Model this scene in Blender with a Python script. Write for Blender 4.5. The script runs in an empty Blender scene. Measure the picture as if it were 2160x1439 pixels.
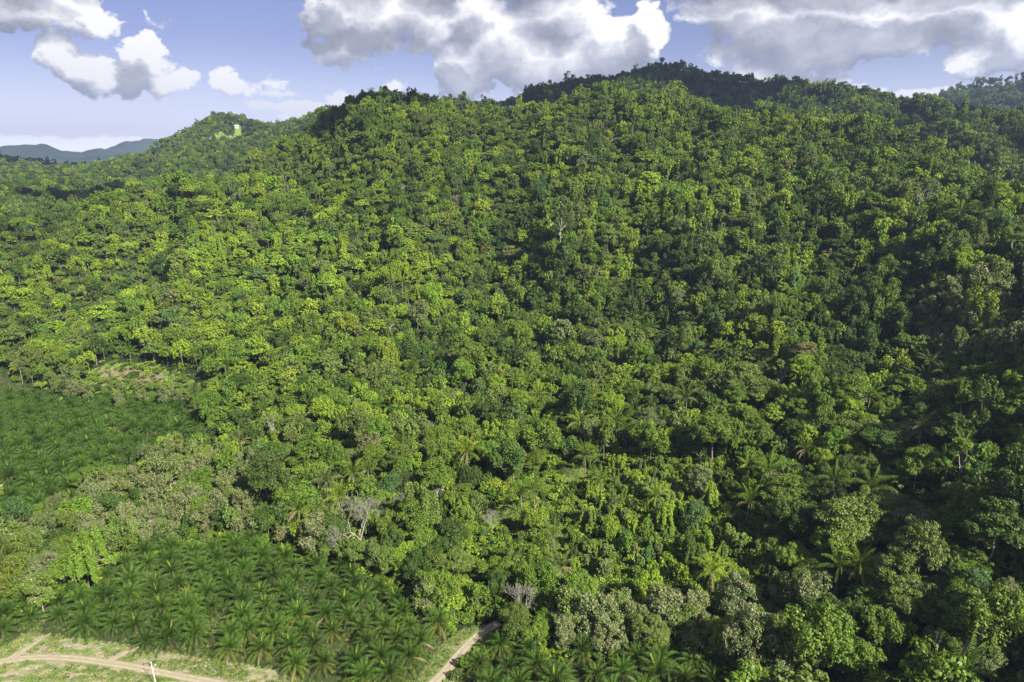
import bpy, math
import numpy as np
from mathutils import Vector, Matrix

R = math.radians
scene = bpy.context.scene
C = scene.collection
PI = math.pi

# ------------------------------------------------------------------ camera
H0 = 150.0
PITCH = R(14.3)
F = 1440.0                      # focal length in photo pixels (2160 wide)
cam_d = bpy.data.cameras.new("camera")
cam = bpy.data.objects.new("camera", cam_d)
C.objects.link(cam)
cam.location = (0, 0, H0)
cam.rotation_euler = (PI / 2 - PITCH, 0, 0)
cam_d.sensor_width = 36.0
cam_d.lens = 24.0
cam_d.clip_start = 1.0
cam_d.clip_end = 60000.0
scene.camera = cam

# ------------------------------------------------------------------ light
SUN_EL = R(38)
SUN_AZ = R(137)                 # clockwise from +Y, so the sun stands to the right and a little behind
sun_dir = Vector((math.sin(SUN_AZ) * math.cos(SUN_EL), math.cos(SUN_AZ) * math.cos(SUN_EL), math.sin(SUN_EL)))
sun_d = bpy.data.lights.new("sun", 'SUN')
sun = bpy.data.objects.new("sun", sun_d)
C.objects.link(sun)
sun_d.energy = 5.0
sun_d.angle = R(0.5)
sun_d.color = (1.0, 0.95, 0.85)
sun.rotation_euler = sun_dir.to_track_quat('Z', 'Y').to_euler()

scene.view_settings.view_transform = 'Standard'
scene.view_settings.look = 'None'
scene.view_settings.gamma = 1.0
scene.view_settings.exposure = 1.43
scene.view_settings.use_curve_mapping = False
cy = scene.cycles
cy.max_bounces = 6
cy.diffuse_bounces = 3
cy.glossy_bounces = 1
cy.transmission_bounces = 4
cy.transparent_max_bounces = 4
cy.volume_bounces = 0
cy.use_denoising = True
cy.denoiser = 'OPENIMAGEDENOISE'
cy.use_adaptive_sampling = False
cy.sample_clamp_indirect = 3.0

SKY_STRENGTH = 0.038


def az_el(px, py):
    """photo pixel -> azimuth (clockwise from +Y) and elevation of that line of sight"""
    x = (px - 1080.0) / F
    y = (719.5 - py) / F
    fy = math.cos(PITCH) + y * math.sin(PITCH)
    uz = -math.sin(PITCH) + y * math.cos(PITCH)
    return math.atan2(x, fy), math.atan2(uz, math.hypot(x, fy))


class NT:
    """small helper for building node trees"""
    def __init__(s, tree):
        s.t = tree; s.n = tree.nodes; s.l = tree.links

    def put(s, sock, v):
        if isinstance(v, bpy.types.NodeSocket):
            s.l.new(v, sock)
        elif v is not None:
            sock.default_value = v

    def m(s, op, a, b=None, c=None, clamp=False):
        n = s.n.new('ShaderNodeMath'); n.operation = op; n.use_clamp = clamp
        s.put(n.inputs[0], a); s.put(n.inputs[1], b); s.put(n.inputs[2], c)
        return n.outputs[0]

    def vm(s, op, a, b=None, scale=None):
        n = s.n.new('ShaderNodeVectorMath'); n.operation = op
        s.put(n.inputs[0], a); s.put(n.inputs[1], b)
        if scale is not None: s.put(n.inputs[3], scale)
        return n.outputs['Value'] if op in ('LENGTH', 'DOT_PRODUCT', 'DISTANCE') else n.outputs[0]

    def noise(s, vec, scale, detail=3, rough=0.5, col=False, dist=0.0):
        n = s.n.new('ShaderNodeTexNoise')
        s.put(n.inputs['Vector'], vec); n.inputs['Scale'].default_value = scale
        n.inputs['Detail'].default_value = detail; n.inputs['Roughness'].default_value = rough
        n.inputs['Distortion'].default_value = dist
        return n.outputs['Color'] if col else n.outputs[0]

    def rng(s, v, a, b, c=0.0, d=1.0, smooth=False):
        n = s.n.new('ShaderNodeMapRange')
        if smooth: n.interpolation_type = 'SMOOTHSTEP'
        s.put(n.inputs[0], v)
        for i, q in enumerate((a, b, c, d)): s.put(n.inputs[i + 1], q)
        return n.outputs[0]

    def mix(s, f, a, b, typ='MIX'):
        n = s.n.new('ShaderNodeMix'); n.data_type = 'RGBA'; n.blend_type = typ
        s.put(n.inputs[0], f)
        for i, q in ((6, a), (7, b)):
            if isinstance(q, tuple) and len(q) == 3: q = (*q, 1)
            s.put(n.inputs[i], q)
        return n.outputs[2]

    def comb(s, x, y, z):
        n = s.n.new('ShaderNodeCombineXYZ')
        for i, q in enumerate((x, y, z)): s.put(n.inputs[i], q)
        return n.outputs[0]

    def ramp(s, f, stops):
        n = s.n.new('ShaderNodeValToRGB')
        e = n.color_ramp.elements
        while len(e) < len(stops): e.new(0.5)
        for i, (p, c) in enumerate(stops):
            e[i].position = p; e[i].color = (*c, 1)
        s.put(n.inputs[0], f)
        return n.outputs[0]


# sky: Nishita plus cumulus clouds, laid out by azimuth and elevation
world = bpy.data.worlds.new("World")
scene.world = world
world.use_nodes = True
w = NT(world.node_tree)
w.n.clear()
sky = w.n.new('ShaderNodeTexSky'); sky.sky_type = 'NISHITA'
sky.sun_disc = False
sky.sun_elevation = SUN_EL; sky.sun_rotation = SUN_AZ
sky.altitude = 200; sky.air_density = 1.0; sky.dust_density = 1.2; sky.ozone_density = 2.2

# cloud puffs, each: photo pixel centre, half width, half height, weight
CLOUDS = [
    (60, -50, 160, 50, 1), (250, -60, 90, 40, .7), (760, -50, 110, 50, 1), (930, -55, 110, 50, 1), (1130, -60, 140, 55, 1), (1300, -80, 60, 40, .7), (1580, -70, 160, 60, 1.1), (1800, -75, 220, 60, 1.2), (2060, -70, 180, 60, 1.1),
    (120, 118, 50, 46, 1), (175, 148, 70, 45, 1), (235, 168, 100, 38, 1.0), (300, 130, 62, 55, 1.15), (345, 172, 62, 40, .9), (210, 150, 60, 36, 1),
    (60, 15, 150, 46, 1), (180, 30, 85, 36, .9), (320, 50, 50, 42, .55),
    (480, 172, 40, 36, .8), (520, 185, 45, 28, .7), (575, 170, 36, 28, .6),
    (705, 20, 62, 55, 1.2), (790, 35, 95, 60, 1.1), (745, 90, 90, 50, .9), (880, 30, 95, 60, 1), (950, 60, 75, 45, .9),
    (1000, 25, 60, 55, 1.1), (985, 140, 70, 62, 1.25), (1060, 110, 90, 70, 1.1), (1130, 140, 110, 60, 1), (1220, 130, 110, 65, 1),
    (1180, 25, 115, 60, 1), (1300, 95, 85, 70, 1.1), (1360, 60, 50, 55, 1.2), (1240, 170, 190, 40, .8), (960, 190, 80, 26, .7),
    (840, 170, 50, 24, .55), (760, 192, 50, 22, .6),
    (1560, 20, 130, 60, 1), (1700, 50, 190, 70, 1.3), (1860, 50, 190, 65, 1.3), (1720, 110, 140, 36, 1.1), (2020, 20, 150, 50, 1.1), (1650, 80, 100, 45, 1),
    (1550, 110, 80, 34, .8), (1640, 150, 140, 30, .8), (1740, 165, 80, 24, .7), (2090, 120, 105, 40, 1.1), (2140, 70, 80, 70, 1.1), (2220, 90, 120, 80, 1),
]
SMALL = [(640, 229, 50, 13, 1), (618, 247, 28, 9, .8), (718, 212, 26, 14, .9), (552, 222, 24, 8, .6), (580, 198, 40, 6, .5),
         (20, 303, 90, 13, .9), (150, 309, 55, 9, .7), (240, 309, 70, 15, 1), (300, 307, 46, 14, 1.1), (350, 316, 30, 10, .8), (1840, 194, 26, 6, .7), (1960, 200, 90, 10, .8), (1780, 190, 40, 9, .7)]
tc = w.n.new('ShaderNodeTexCoord').outputs['Generated']
sepn = w.n.new('ShaderNodeSeparateXYZ'); w.put(sepn.inputs[0], tc)
AZ = w.m('ARCTAN2', sepn.outputs[0], sepn.outputs[1])
EL = w.m('ARCSINE', sepn.outputs[2])
AE = w.comb(AZ, EL, 0.0)


def cloud_density(dx, dy):
    p = w.vm('ADD', AE, (dx, dy, 0))
    w1 = w.vm('SUBTRACT', w.noise(w.vm('MULTIPLY', p, (1, 1.3, 1)), 16, 4, .6, col=True), (.5, .5, .5))
    q = w.vm('ADD', p, w.vm('MULTIPLY', w1, (0.075, 0.062, 0)))
    acc = None
    for (px, py, hw, hh, wt) in CLOUDS:
        a, e = az_el(px, py)
        rx = hw / F * 0.98 * math.cos(a) ** 2 + .001
        ry = hh / F * math.cos(a) + .001
        k = 1.28
        d = w.vm('SUBTRACT', q, (a, e, 0))
        d = w.vm('MULTIPLY', d, (1 / (rx * k), 1 / (ry * k), 0))
        d = w.vm('DOT_PRODUCT', d, d)
        # falls from wt at the middle to 0 at k times the radius
        v = w.m('MULTIPLY_ADD', d, -wt, wt, clamp=True)
        acc = v if acc is None else w.m('SMOOTH_MAX', acc, v, .15)
    # cumulus scattered over the rest of the sky, outside the part worked out above
    gen = w.rng(w.noise(w.vm('MULTIPLY', p, (1, 1.8, 1)), 3.2, 2, .5), .5, .66, 0, 1.3, smooth=True)
    side = w.m('MAXIMUM', w.rng(w.m('ABSOLUTE', AZ), .62, .78), w.rng(EL, .24, .36))
    acc = w.m('ADD', acc, w.m('MULTIPLY', gen, side))
    f = w.noise(w.vm('MULTIPLY', q, (1, 1.25, 1)), 26, 7, .6)
    f2 = w.noise(w.vm('MULTIPLY', p, (1, 1.25, 1)), 75, 5, .6)
    acc = w.m('MINIMUM', acc, 1.6)
    t = w.m('ADD', acc, w.m('MULTIPLY', w.m('SUBTRACT', f, .5), 1.45))
    t = w.m('ADD', t, w.m('MULTIPLY', w.m('SUBTRACT', f2, .5), .55))
    tl = w.m('ADD', acc, w.m('MULTIPLY', w.m('SUBTRACT', f, .5), .55))
    return t, acc, tl


D0, A0, L0 = cloud_density(0, 0)
D1, A1, L1 = cloud_density(0.014, 0.026)     # a step towards the sun: thinner cloud there means a lit side
alpha = w.rng(D0, 0.44, 0.66, 0, 1, smooth=True)
lit = w.m('MULTIPLY', w.m('SUBTRACT', L0, L1), 1.0)
thick = w.rng(A1, .5, 1.25, 0, .74)
lit = w.m('SUBTRACT', w.m('ADD', .92, lit), thick, clamp=True)
ccol = w.ramp(lit, [(0, (.20, .21, .26)), (.30, (.33, .34, .40)), (.6, (.58, .58, .64)), (.85, (.86, .85, .87)), (1, (1.05, 1.03, 1.0))])
sky_col = w.vm('MULTIPLY', sky.outputs[0], (1.12, 0.90, 1.15))
sky_col = w.vm('SCALE', sky_col, None, scale=SKY_STRENGTH)
hz = w.rng(EL, -.01, .22, 1, 0, smooth=True)
ccol = w.mix(w.m('MULTIPLY', hz, .45), ccol, (.62, .66, .78))
ccol = w.vm('SCALE', ccol, None, scale=0.43)
acc = None
q = w.vm('ADD', AE, w.vm('MULTIPLY', w.vm('SUBTRACT', w.noise(AE, 60, 4, .6, col=True), (.5, .5, .5)), (0.03, 0.012, 0)))
for (px, py, hw, hh, wt) in SMALL:
    a, e = az_el(px, py)
    d = w.vm('MULTIPLY', w.vm('SUBTRACT', q, (a, e, 0)), (1 / (hw / F * 1.3), 1 / (hh / F * 1.4), 0))
    v = w.m('MULTIPLY_ADD', w.vm('DOT_PRODUCT', d, d), -wt, wt, clamp=True)
    acc = v if acc is None else w.m('MAXIMUM', acc, v)
sm = w.m('ADD', acc, w.m('MULTIPLY', w.m('SUBTRACT', w.noise(w.vm('MULTIPLY', AE, (1, 2.2, 1)), 70, 5, .65), .5), 1.3))
sma = w.m('MULTIPLY', w.rng(sm, .12, .5, 0, .95, smooth=True), w.rng(acc, 0, .1))
glow = w.vm('SCALE', (.21, .22, .225), None, scale=w.rng(EL, -.01, .17, 1, 0, smooth=True))
sky_col = w.vm('ADD', sky_col, glow)
fin = w.mix(w.m('MULTIPLY', alpha, w.rng(EL, -.02, .02)), sky_col, ccol)
fin = w.mix(sma, fin, w.vm('SCALE', (.38, .38, .395), None, scale=w.rng(EL, .02, .07, 1.6, 1)))
bg = w.n.new('ShaderNodeBackground'); w.put(bg.inputs[0], fin); bg.inputs[1].default_value = 1.0
wo = w.n.new('ShaderNodeOutputWorld'); w.l.new(bg.outputs[0], wo.inputs[0])
world.cycles.sampling_method = 'NONE'


# ------------------------------------------------------------------ small numpy noise
def _hash(ix, iy, seed):
    h = (ix.astype(np.int64) * 374761393 + iy.astype(np.int64) * 668265263 + seed * 1442695041) & 0xffffffff
    h = ((h ^ (h >> 13)) * 1274126177) & 0xffffffff
    return ((h ^ (h >> 16)) & 0xffff) / 65535.0


def vnoise(x, y, seed=0):
    x = np.asarray(x, float); y = np.asarray(y, float)
    ix = np.floor(x); iy = np.floor(y)
    fx = x - ix; fy = y - iy
    fx = fx * fx * (3 - 2 * fx); fy = fy * fy * (3 - 2 * fy)
    a = _hash(ix, iy, seed); b = _hash(ix + 1, iy, seed); c = _hash(ix, iy + 1, seed); d = _hash(ix + 1, iy + 1, seed)
    return (a + (b - a) * fx) * (1 - fy) + (c + (d - c) * fx) * fy


def fbm(x, y, seed=0, oct=3):
    s = 0; a = .5; t = 0
    for i in range(oct):
        s = s + a * vnoise(x * 2 ** i, y * 2 ** i, seed + i * 17); t += a; a *= .5
    return s / t


# ------------------------------------------------------------------ terrain, as contour lines around the viewpoint
CAN = 11.0    # canopy height taken off a sight line to reach the soil


def line(pts, z=None, can=CAN):
    A = []
    for p in pts:
        a, e = az_el(p[0], p[1])
        d = p[2]
        A.append((a, d, H0 + d * math.tan(e) - (can if can == 0 else 7.5 + d * .006) if z is None else z))
    A.sort()
    A = np.array(A)
    return A


L_foot = line([(-500, 900, 660), (-200, 800, 600), (0, 790, 545), (200, 780, 505), (330, 790, 480), (440, 850, 430), (520, 950, 370), (620, 1050, 300),
               (760, 1130, 262), (1000, 1190, 238), (1250, 1250, 218), (1500, 1330, 195), (1800, 1400, 182), (2160, 1439, 172), (2700, 1500, 160)], z=0)
L_mid = line([(-500, 720, 730), (-200, 715, 670), (0, 700, 615), (300, 690, 570), (600, 700, 505), (900, 705, 475), (1200, 720, 440), (1500, 720, 415), (1800, 740, 375),
              (2160, 760, 335), (2700, 780, 310)])
L_up = line([(-500, 560, 800), (0, 520, 740), (300, 470, 745), (600, 430, 690), (900, 425, 645), (1200, 420, 610), (1500, 430, 585), (1800, 450, 535),
             (2160, 480, 480), (2700, 540, 420)])
L_crest = line([(-500, 540, 850), (-200, 500, 800), (0, 478, 800), (200, 448, 840), (400, 398, 870), (500, 345, 865), (600, 290, 850), (700, 228, 830), (780, 190, 800), (850, 205, 790),
                (940, 212, 790), (1000, 203, 790), (1080, 210, 785), (1160, 222, 785), (1230, 205, 780), (1280, 186, 770), (1380, 182, 760), (1450, 198, 750), (1520, 222, 740), (1580, 238, 735),
                (1700, 255, 720), (1850, 275, 700), (1950, 318, 670), (2050, 375, 640), (2160, 430, 610), (2400, 520, 560), (2700, 600, 520)])
L_back = L_crest.copy(); L_back[:, 1] += 130; L_back[:, 2] -= 55
L_back[:, 2] = np.maximum(L_back[:, 2], 30)
L_val = line([(-500, 450, 1250), (0, 440, 1250), (200, 430, 1250), (330, 415, 1250), (500, 400, 1250), (700, 400, 1150), (900, 330, 1000), (1300, 300, 1000), (1700, 300, 960),
              (1900, 330, 900), (2160, 370, 860), (2700, 430, 800)])
L_val2 = line([(-500, 390, 1750), (0, 392, 1750), (200, 378, 1750), (330, 352, 1650), (460, 320, 1650), (600, 320, 1600), (700, 330, 1350), (900, 280, 1100), (1300, 230, 1150), (1700, 240, 1100),
               (1900, 265, 1060), (2160, 300, 1000), (2700, 360, 960)])
L_far = line([(-500, 300, 3000), (-200, 325, 3000), (0, 336, 3000), (100, 350, 3000), (200, 360, 2700), (250, 350, 2400), (300, 322, 2250), (350, 295, 2150), (400, 258, 2100), (455, 237, 2050), (500, 243, 2020),
              (560, 262, 2000), (610, 260, 1950), (660, 236, 1850), (700, 228, 1750), (780, 225, 1600), (880, 210, 1350), (950, 200, 1200), (990, 184, 1130), (1040, 184, 1130), (1100, 178, 1180), (1150, 174, 1250),
              (1230, 162, 1300), (1290, 158, 1300), (1330, 148, 1320), (1380, 135, 1330), (1450, 127, 1350), (1520, 134, 1350), (1600, 155, 1330), (1700, 176, 1300), (1800, 190, 1280), (1850, 202, 1260),
              (1950, 212, 1250), (2050, 220, 1230), (2160, 232, 1200), (2400, 262, 1150), (2700, 290, 1100)])
L_fb = L_far.copy(); L_fb[:, 1] *= 1.22; L_fb[:, 2] = np.maximum(L_fb[:, 2] - 120, 20)
L_r = line([(-500, 330, 4300), (300, 370, 4300), (800, 340, 4000), (1500, 300, 3000), (1850, 225, 2700), (1980, 205, 2650), (2030, 190, 2600), (2090, 176, 2600), (2160, 162, 2600), (2400, 130, 2600), (2700, 120, 2600)])
L_rb = L_r.copy(); L_rb[:, 1] *= 1.3; L_rb[:, 2] = 10
LINES = [L_foot, L_mid, L_up, L_crest, L_back, L_val, L_val2, L_far, L_fb, L_r, L_rb]

NA, ND = 720, 900
AZ0, AZ1 = R(-62), R(62)
DMAX = 4500.0
ga = np.linspace(AZ0, AZ1, NA)
gd = np.linspace(0, DMAX, ND)
Z = np.zeros((NA, ND))
for i, a in enumerate(ga):
    xs = [0.0]; zs = [0.0]
    for L in LINES:
        d = np.interp(a, L[:, 0], L[:, 1]); z = np.interp(a, L[:, 0], L[:, 2])
        d = max(d, xs[-1] + 8)
        xs.append(d); zs.append(z)
    Z[i] = np.interp(gd, xs, zs)


def blur(A, s, ax):
    r = int(3 * s)
    k = np.exp(-.5 * (np.arange(-r, r + 1) / s) ** 2); k /= k.sum()
    P = np.pad(A, [(r, r) if j == ax else (0, 0) for j in (0, 1)], mode='edge')
    out = np.zeros_like(A)
    for j in range(2 * r + 1):
        out += k[j] * (P[j:j + A.shape[0], :] if ax == 0 else P[:, j:j + A.shape[1]])
    return out


Z = blur(blur(Z, 3.0, 1), 2.2, 0)
GA, GD = np.meshgrid(ga, gd, indexing='ij')
GX = np.sin(GA) * GD; GY = np.cos(GA) * GD
hillm = np.clip((Z - 3) / 45.0, 0, 1)
hillm = hillm * hillm * (3 - 2 * hillm)
cr = np.interp(ga, L_crest[:, 0], L_crest[:, 1])[:, None]
nearcrest = 1 - .62 * np.exp(-((GD - cr) / 45.0) ** 2)
fr = np.interp(ga, L_far[:, 0], L_far[:, 1])[:, None]
nearcrest *= 1 - .7 * np.exp(-((GD - fr) / 90.0) ** 2)
sp = fbm(GX / 105 + 3.1, GY / 230 + 1.7, 5, 3)
sp = 1 - np.abs(2 * sp - 1) * 1.9
Z += hillm * nearcrest * ((sp - .45) * 46 * np.clip(GD / 520, .35, 1) + (fbm(GX / 60, GY / 60, 9, 3) - .5) * 16) * np.clip(GD / 700, .6, 1.25)
Z = np.maximum(Z, 0.0)


def ground(x, y):
    x = np.asarray(x, float); y = np.asarray(y, float)
    a = np.arctan2(x, y); d = np.hypot(x, y)
    fa = np.clip((a - AZ0) / (AZ1 - AZ0) * (NA - 1), 0, NA - 1.001)
    fd = np.clip(d / DMAX * (ND - 1), 0, ND - 1.001)
    i = fa.astype(int); j = fd.astype(int); u = fa - i; v = fd - j
    z = (Z[i, j] * (1 - u) + Z[i + 1, j] * u) * (1 - v) + (Z[i, j + 1] * (1 - u) + Z[i + 1, j + 1] * u) * v
    return np.where(d >= DMAX, 0, z)


def to_px(x, y, z):
    cz = y * math.cos(PITCH) - (z - H0) * math.sin(PITCH)
    cyy = y * math.sin(PITCH) + (z - H0) * math.cos(PITCH)
    cz = np.maximum(cz, 1e-3)
    return 1080 + F * x / cz, 719.5 - F * cyy / cz, cz


def spot(px, py, h=0.0, dmin=100):
    """where the sight line through a photo point meets the ground raised by h"""
    a, e = az_el(px, py)
    d = np.arange(dmin, 4400, 1.5)
    x = np.sin(a) * d; y = np.cos(a) * d; z = H0 + d * math.tan(e)
    g = ground(x, y) + h
    k = np.nonzero(z <= g)[0]
    k = k[0] if len(k) else len(d) - 1
    return float(x[k]), float(y[k]), float(g[k] - h)


def flat(px, py):
    a, e = az_el(px, py)
    d = H0 / math.tan(-e)
    return (math.sin(a) * d, math.cos(a) * d)


def in_poly(x, y, poly):
    x = np.asarray(x); y = np.asarray(y)
    r = np.zeros(x.shape, bool)
    n = len(poly)
    for i in range(n):
        x0, y0 = poly[i]; x1, y1 = poly[(i + 1) % n]
        c = ((y0 > y) != (y1 > y)) & (x < (x1 - x0) * (y - y0) / (y1 - y0 + 1e-12) + x0)
        r ^= c
    return r


def dist_line(x, y, pts):
    x = np.asarray(x, float); y = np.asarray(y, float)
    best = np.full(x.shape, 1e9)
    for (x0, y0), (x1, y1) in zip(pts[:-1], pts[1:]):
        dx, dy = x1 - x0, y1 - y0
        t = np.clip(((x - x0) * dx + (y - y0) * dy) / (dx * dx + dy * dy), 0, 1)
        best = np.minimum(best, np.hypot(x - x0 - t * dx, y - y0 - t * dy))
    return best


# zones on the plain and hill, in metres
FIELD_LOW = [flat(*p) for p in [(-260, 1390), (-60, 1320), (60, 1285), (190, 1262), (240, 1190), (420, 1155), (560, 1150), (650, 1190), (740, 1215), (860, 1265), (935, 1325), (930, 1372),
                                (866, 1450), (860, 1520), (720, 1500), (640, 1440), (560, 1412), (450, 1396), (280, 1366), (130, 1345), (60, 1352), (-60, 1400)]]
FIELD_RIGHT = [flat(*p) for p in [(1030, 1372), (1150, 1392), (1290, 1405), (1420, 1405), (1530, 1432), (1560, 1500), (1500, 1600), (880, 1600), (930, 1470)]]
FIELD_UP = [flat(*p) for p in [(-300, 830), (0, 815), (130, 850), (250, 845), (400, 862), (432, 890), (420, 930), (345, 955), (330, 1000), (260, 1015), (165, 1035), (150, 1080), (80, 1118), (-40, 1130), (-400, 1150)]]
VERGE = [flat(*p) for p in [(-700, 1400), (-60, 1400), (60, 1335), (150, 1345), (280, 1362), (450, 1392), (560, 1408), (640, 1440), (720, 1510), (860, 1500), (866, 1450), (930, 1360), (980, 1325), (1030, 1318), (1045, 1345),
                            (985, 1400), (930, 1480), (860, 1620), (-700, 1700)]]
TRACK_MAIN = [flat(*p) for p in [(-300, 1440), (-120, 1420), (0, 1397), (60, 1386), (150, 1388), (250, 1402), (350, 1421), (450, 1440), (620, 1470), (900, 1520)]]
TRACK_SPUR = [flat(*p) for p in [(20, 1392), (50, 1372), (75, 1356), (108, 1336)]]
TRACK_SPUR2 = [flat(*p) for p in [(225, 1398), (255, 1385), (285, 1366), (308, 1350)]]
TRACK_RIGHT = [flat(*p) for p in [(850, 1500), (918, 1439), (950, 1405), (975, 1372), (1000, 1345), (1030, 1326), (1052, 1314)]]


def hpoly(pts):
    return [spot(px, py, 1.0)[:2] for px, py in pts]


CLEAR_A = hpoly([(165, 812), (190, 778), (240, 755), (300, 760), (370, 775), (430, 795), (445, 815), (380, 818), (300, 815), (220, 818)])
CLEAR_AB = hpoly([(190, 805), (205, 778), (270, 765), (340, 785), (350, 808), (250, 815)])
CLEAR_B = hpoly([(1000, 1130), (1010, 1085), (1060, 1050), (1130, 1010), (1190, 985), (1260, 985), (1215, 1020), (1200, 1090), (1190, 1160), (1165, 1170), (1150, 1110), (1080, 1095)])
CLEAR_C = hpoly([(430, 300), (455, 283), (500, 262), (520, 270), (500, 290), (470, 292)])
CLEAR_D = hpoly([(240, 425), (262, 398), (285, 398), (280, 412)])

# ------------------------------------------------------------------ materials
def mat(name):
    m = bpy.data.materials.new(name); m.use_nodes = True
    n = NT(m.node_tree); n.n.clear()
    out = n.n.new('ShaderNodeOutputMaterial')
    return m, n, out


def attr(n, name, typ='GEOMETRY'):
    a = n.n.new('ShaderNodeAttribute'); a.attribute_name = name; a.attribute_type = typ
    return a


def leaf_material(name, col=None, trans=.19, var=.35, rough=.5, gloss=.015):
    """foliage: the species colour comes with the object (tint), each leaf varies a little"""
    m, n, out = mat(name)
    if col is None:
        base = attr(n, 'tint', 'INSTANCER').outputs['Color']
    else:
        base = n.mix(0.0, (*col, 1), (*col, 1))
    lv = attr(n, 'leafvar').outputs['Fac']
    c = n.vm('SCALE', base, None, scale=n.rng(lv, 0, 1, 1 - var, 1 + var))
    yel = n.vm('MULTIPLY', c, (1.45, 1.12, .8))
    c = n.mix(n.rng(lv, .8, 1.0, 0, .8), c, yel)
    dif = n.n.new('ShaderNodeBsdfDiffuse'); n.put(dif.inputs[0], c)
    tr = n.n.new('ShaderNodeBsdfTranslucent'); n.put(tr.inputs[0], n.vm('MULTIPLY', c, (1.5, 1.35, .6)))
    gl = n.n.new('ShaderNodeBsdfGlossy'); gl.inputs[0].default_value = (1, 1, 1, 1); gl.inputs[1].default_value = rough
    m1 = n.n.new('ShaderNodeMixShader'); m1.inputs[0].default_value = trans
    n.l.new(dif.outputs[0], m1.inputs[1]); n.l.new(tr.outputs[0], m1.inputs[2])
    m2 = n.n.new('ShaderNodeMixShader'); m2.inputs[0].default_value = gloss
    n.l.new(m1.outputs[0], m2.inputs[1]); n.l.new(gl.outputs[0], m2.inputs[2])
    n.l.new(m2.outputs[0], out.inputs[0])
    return m


def plain_material(name, stops, scale=1.0, rough=.9, bump=.0, coord='Object', detail=5, stretch=(1, 1, 1)):
    m, n, out = mat(name)
    co = n.n.new('ShaderNodeTexCoord').outputs[coord]
    co = n.vm('MULTIPLY', co, stretch)
    f = n.noise(co, scale, detail, .6)
    f = n.rng(f, .3, .7)
    c = n.ramp(f, stops)
    b = n.n.new('ShaderNodeBsdfPrincipled'); n.put(b.inputs['Base Color'], c); b.inputs['Roughness'].default_value = rough
    b.inputs['Specular IOR Level'].default_value = .2
    if bump:
        bn = n.n.new('ShaderNodeBump'); bn.inputs[0].default_value = .6; bn.inputs[1].default_value = bump
        n.put(bn.inputs['Height'], n.noise(co, scale * 4, 4)); n.l.new(bn.outputs[0], b.inputs['Normal'])
    n.l.new(b.outputs[0], out.inputs[0])
    return m


M_leaf = leaf_material('leaf')
M_palm = leaf_material('palm_leaf', trans=.14, var=.34, rough=.6, gloss=.008)
M_dead = leaf_material('dry_frond', col=(.20, .16, .07), trans=.15, var=.3)
M_spear = leaf_material('young_spear', col=(.27, .38, .035), trans=.3, var=.2, gloss=.0)
M_flower = leaf_material('flower_panicle', col=(.215, .215, .115), trans=.2, var=.25)
M_bark = plain_material('bark', [(0, (.10, .08, .055)), (1, (.24, .205, .155))], 1.3, stretch=(2, 2, .5), bump=.05)
M_pale = plain_material('pale_bark', [(0, (.24, .215, .165)), (1, (.42, .39, .32))], 1.0, stretch=(2, 2, .6), bump=.04)
M_grey = plain_material('grey_twigs', [(0, (.17, .155, .12)), (1, (.28, .265, .21))], 1.5)
M_white = plain_material('white_paint', [(0, (.52, .52, .50)), (1, (.66, .66, .64))], 2, rough=.6)
M_boot = plain_material('palm_trunk', [(0, (.07, .052, .03)), (1, (.19, .14, .085))], 5, bump=.1)

# ground
M_ground, n, out = mat('forest_floor')
pos = n.n.new('ShaderNodeTexCoord').outputs['Object']
fbig = n.noise(pos, .05, 5, .6)
fmid = n.noise(pos, .45, 5, .65)
ffine = n.noise(pos, 2.6, 4, .7)
floor_c = n.ramp(n.rng(fmid, .3, .7), [(0, (.012, .018, .007)), (.5, (.022, .036, .010)), (1, (.042, .062, .016))])
grass_c = n.ramp(n.rng(n.m('ADD', n.m('MULTIPLY', fmid, .6), n.m('MULTIPLY', ffine, .4)), .35, .65),
                 [(0, (.05, .09, .016)), (.45, (.10, .165, .028)), (.8, (.17, .22, .05)), (1, (.24, .24, .085))])
sand_c = n.ramp(n.rng(n.noise(n.vm('MULTIPLY', pos, (1, 1.8, 1)), .9, 6, .7), .32, .68),
                [(0, (.17, .14, .085)), (.5, (.29, .245, .16)), (1, (.45, .40, .30))])
brown_c = n.ramp(n.rng(ffine, .3, .7), [(0, (.11, .08, .05)), (1, (.25, .19, .125))])
za = attr(n, 'zone_grass').outputs['Fac']; zs = attr(n, 'zone_sand').outputs['Fac']; zb = attr(n, 'zone_brown').outputs['Fac']
zf = attr(n, 'zone_field').outputs['Fac']
edge = n.m('ADD', n.m('MULTIPLY', n.m('SUBTRACT', n.noise(pos, .22, 4, .6), .5), 1.1), n.m('MULTIPLY', n.m('SUBTRACT', fmid, .5), .8))
c = n.mix(n.rng(n.m('ADD', zf, edge), .4, .6), floor_c, n.mix(.18, floor_c, n.mix(n.rng(fmid, .4, .6), grass_c, brown_c)))
c = n.mix(n.rng(n.m('ADD', za, edge), .42, .62), c, grass_c)
sandy = n.m('MULTIPLY', zs, n.rng(n.m('ADD', n.noise(n.vm('MULTIPLY', pos, (.7, 1.5, 1)), .28, 5, .68), n.m('MULTIPLY', n.m('SUBTRACT', ffine, .5), .5)), .43, .57))
c = n.mix(sandy, c, sand_c)
c = n.mix(n.rng(n.m('ADD', zb, edge), .45, .75), c, brown_c)
b = n.n.new('ShaderNodeBsdfPrincipled'); n.put(b.inputs['Base Color'], c); b.inputs['Roughness'].default_value = .95
b.inputs['Specular IOR Level'].default_value = .1
bn = n.n.new('ShaderNodeBump'); bn.inputs[0].default_value = .9; bn.inputs[1].default_value = .5
n.put(bn.inputs['Height'], n.m('ADD', n.noise(pos, .8, 5, .7), n.m('MULTIPLY', ffine, .4))); n.l.new(bn.outputs[0], b.inputs['Normal'])
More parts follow.
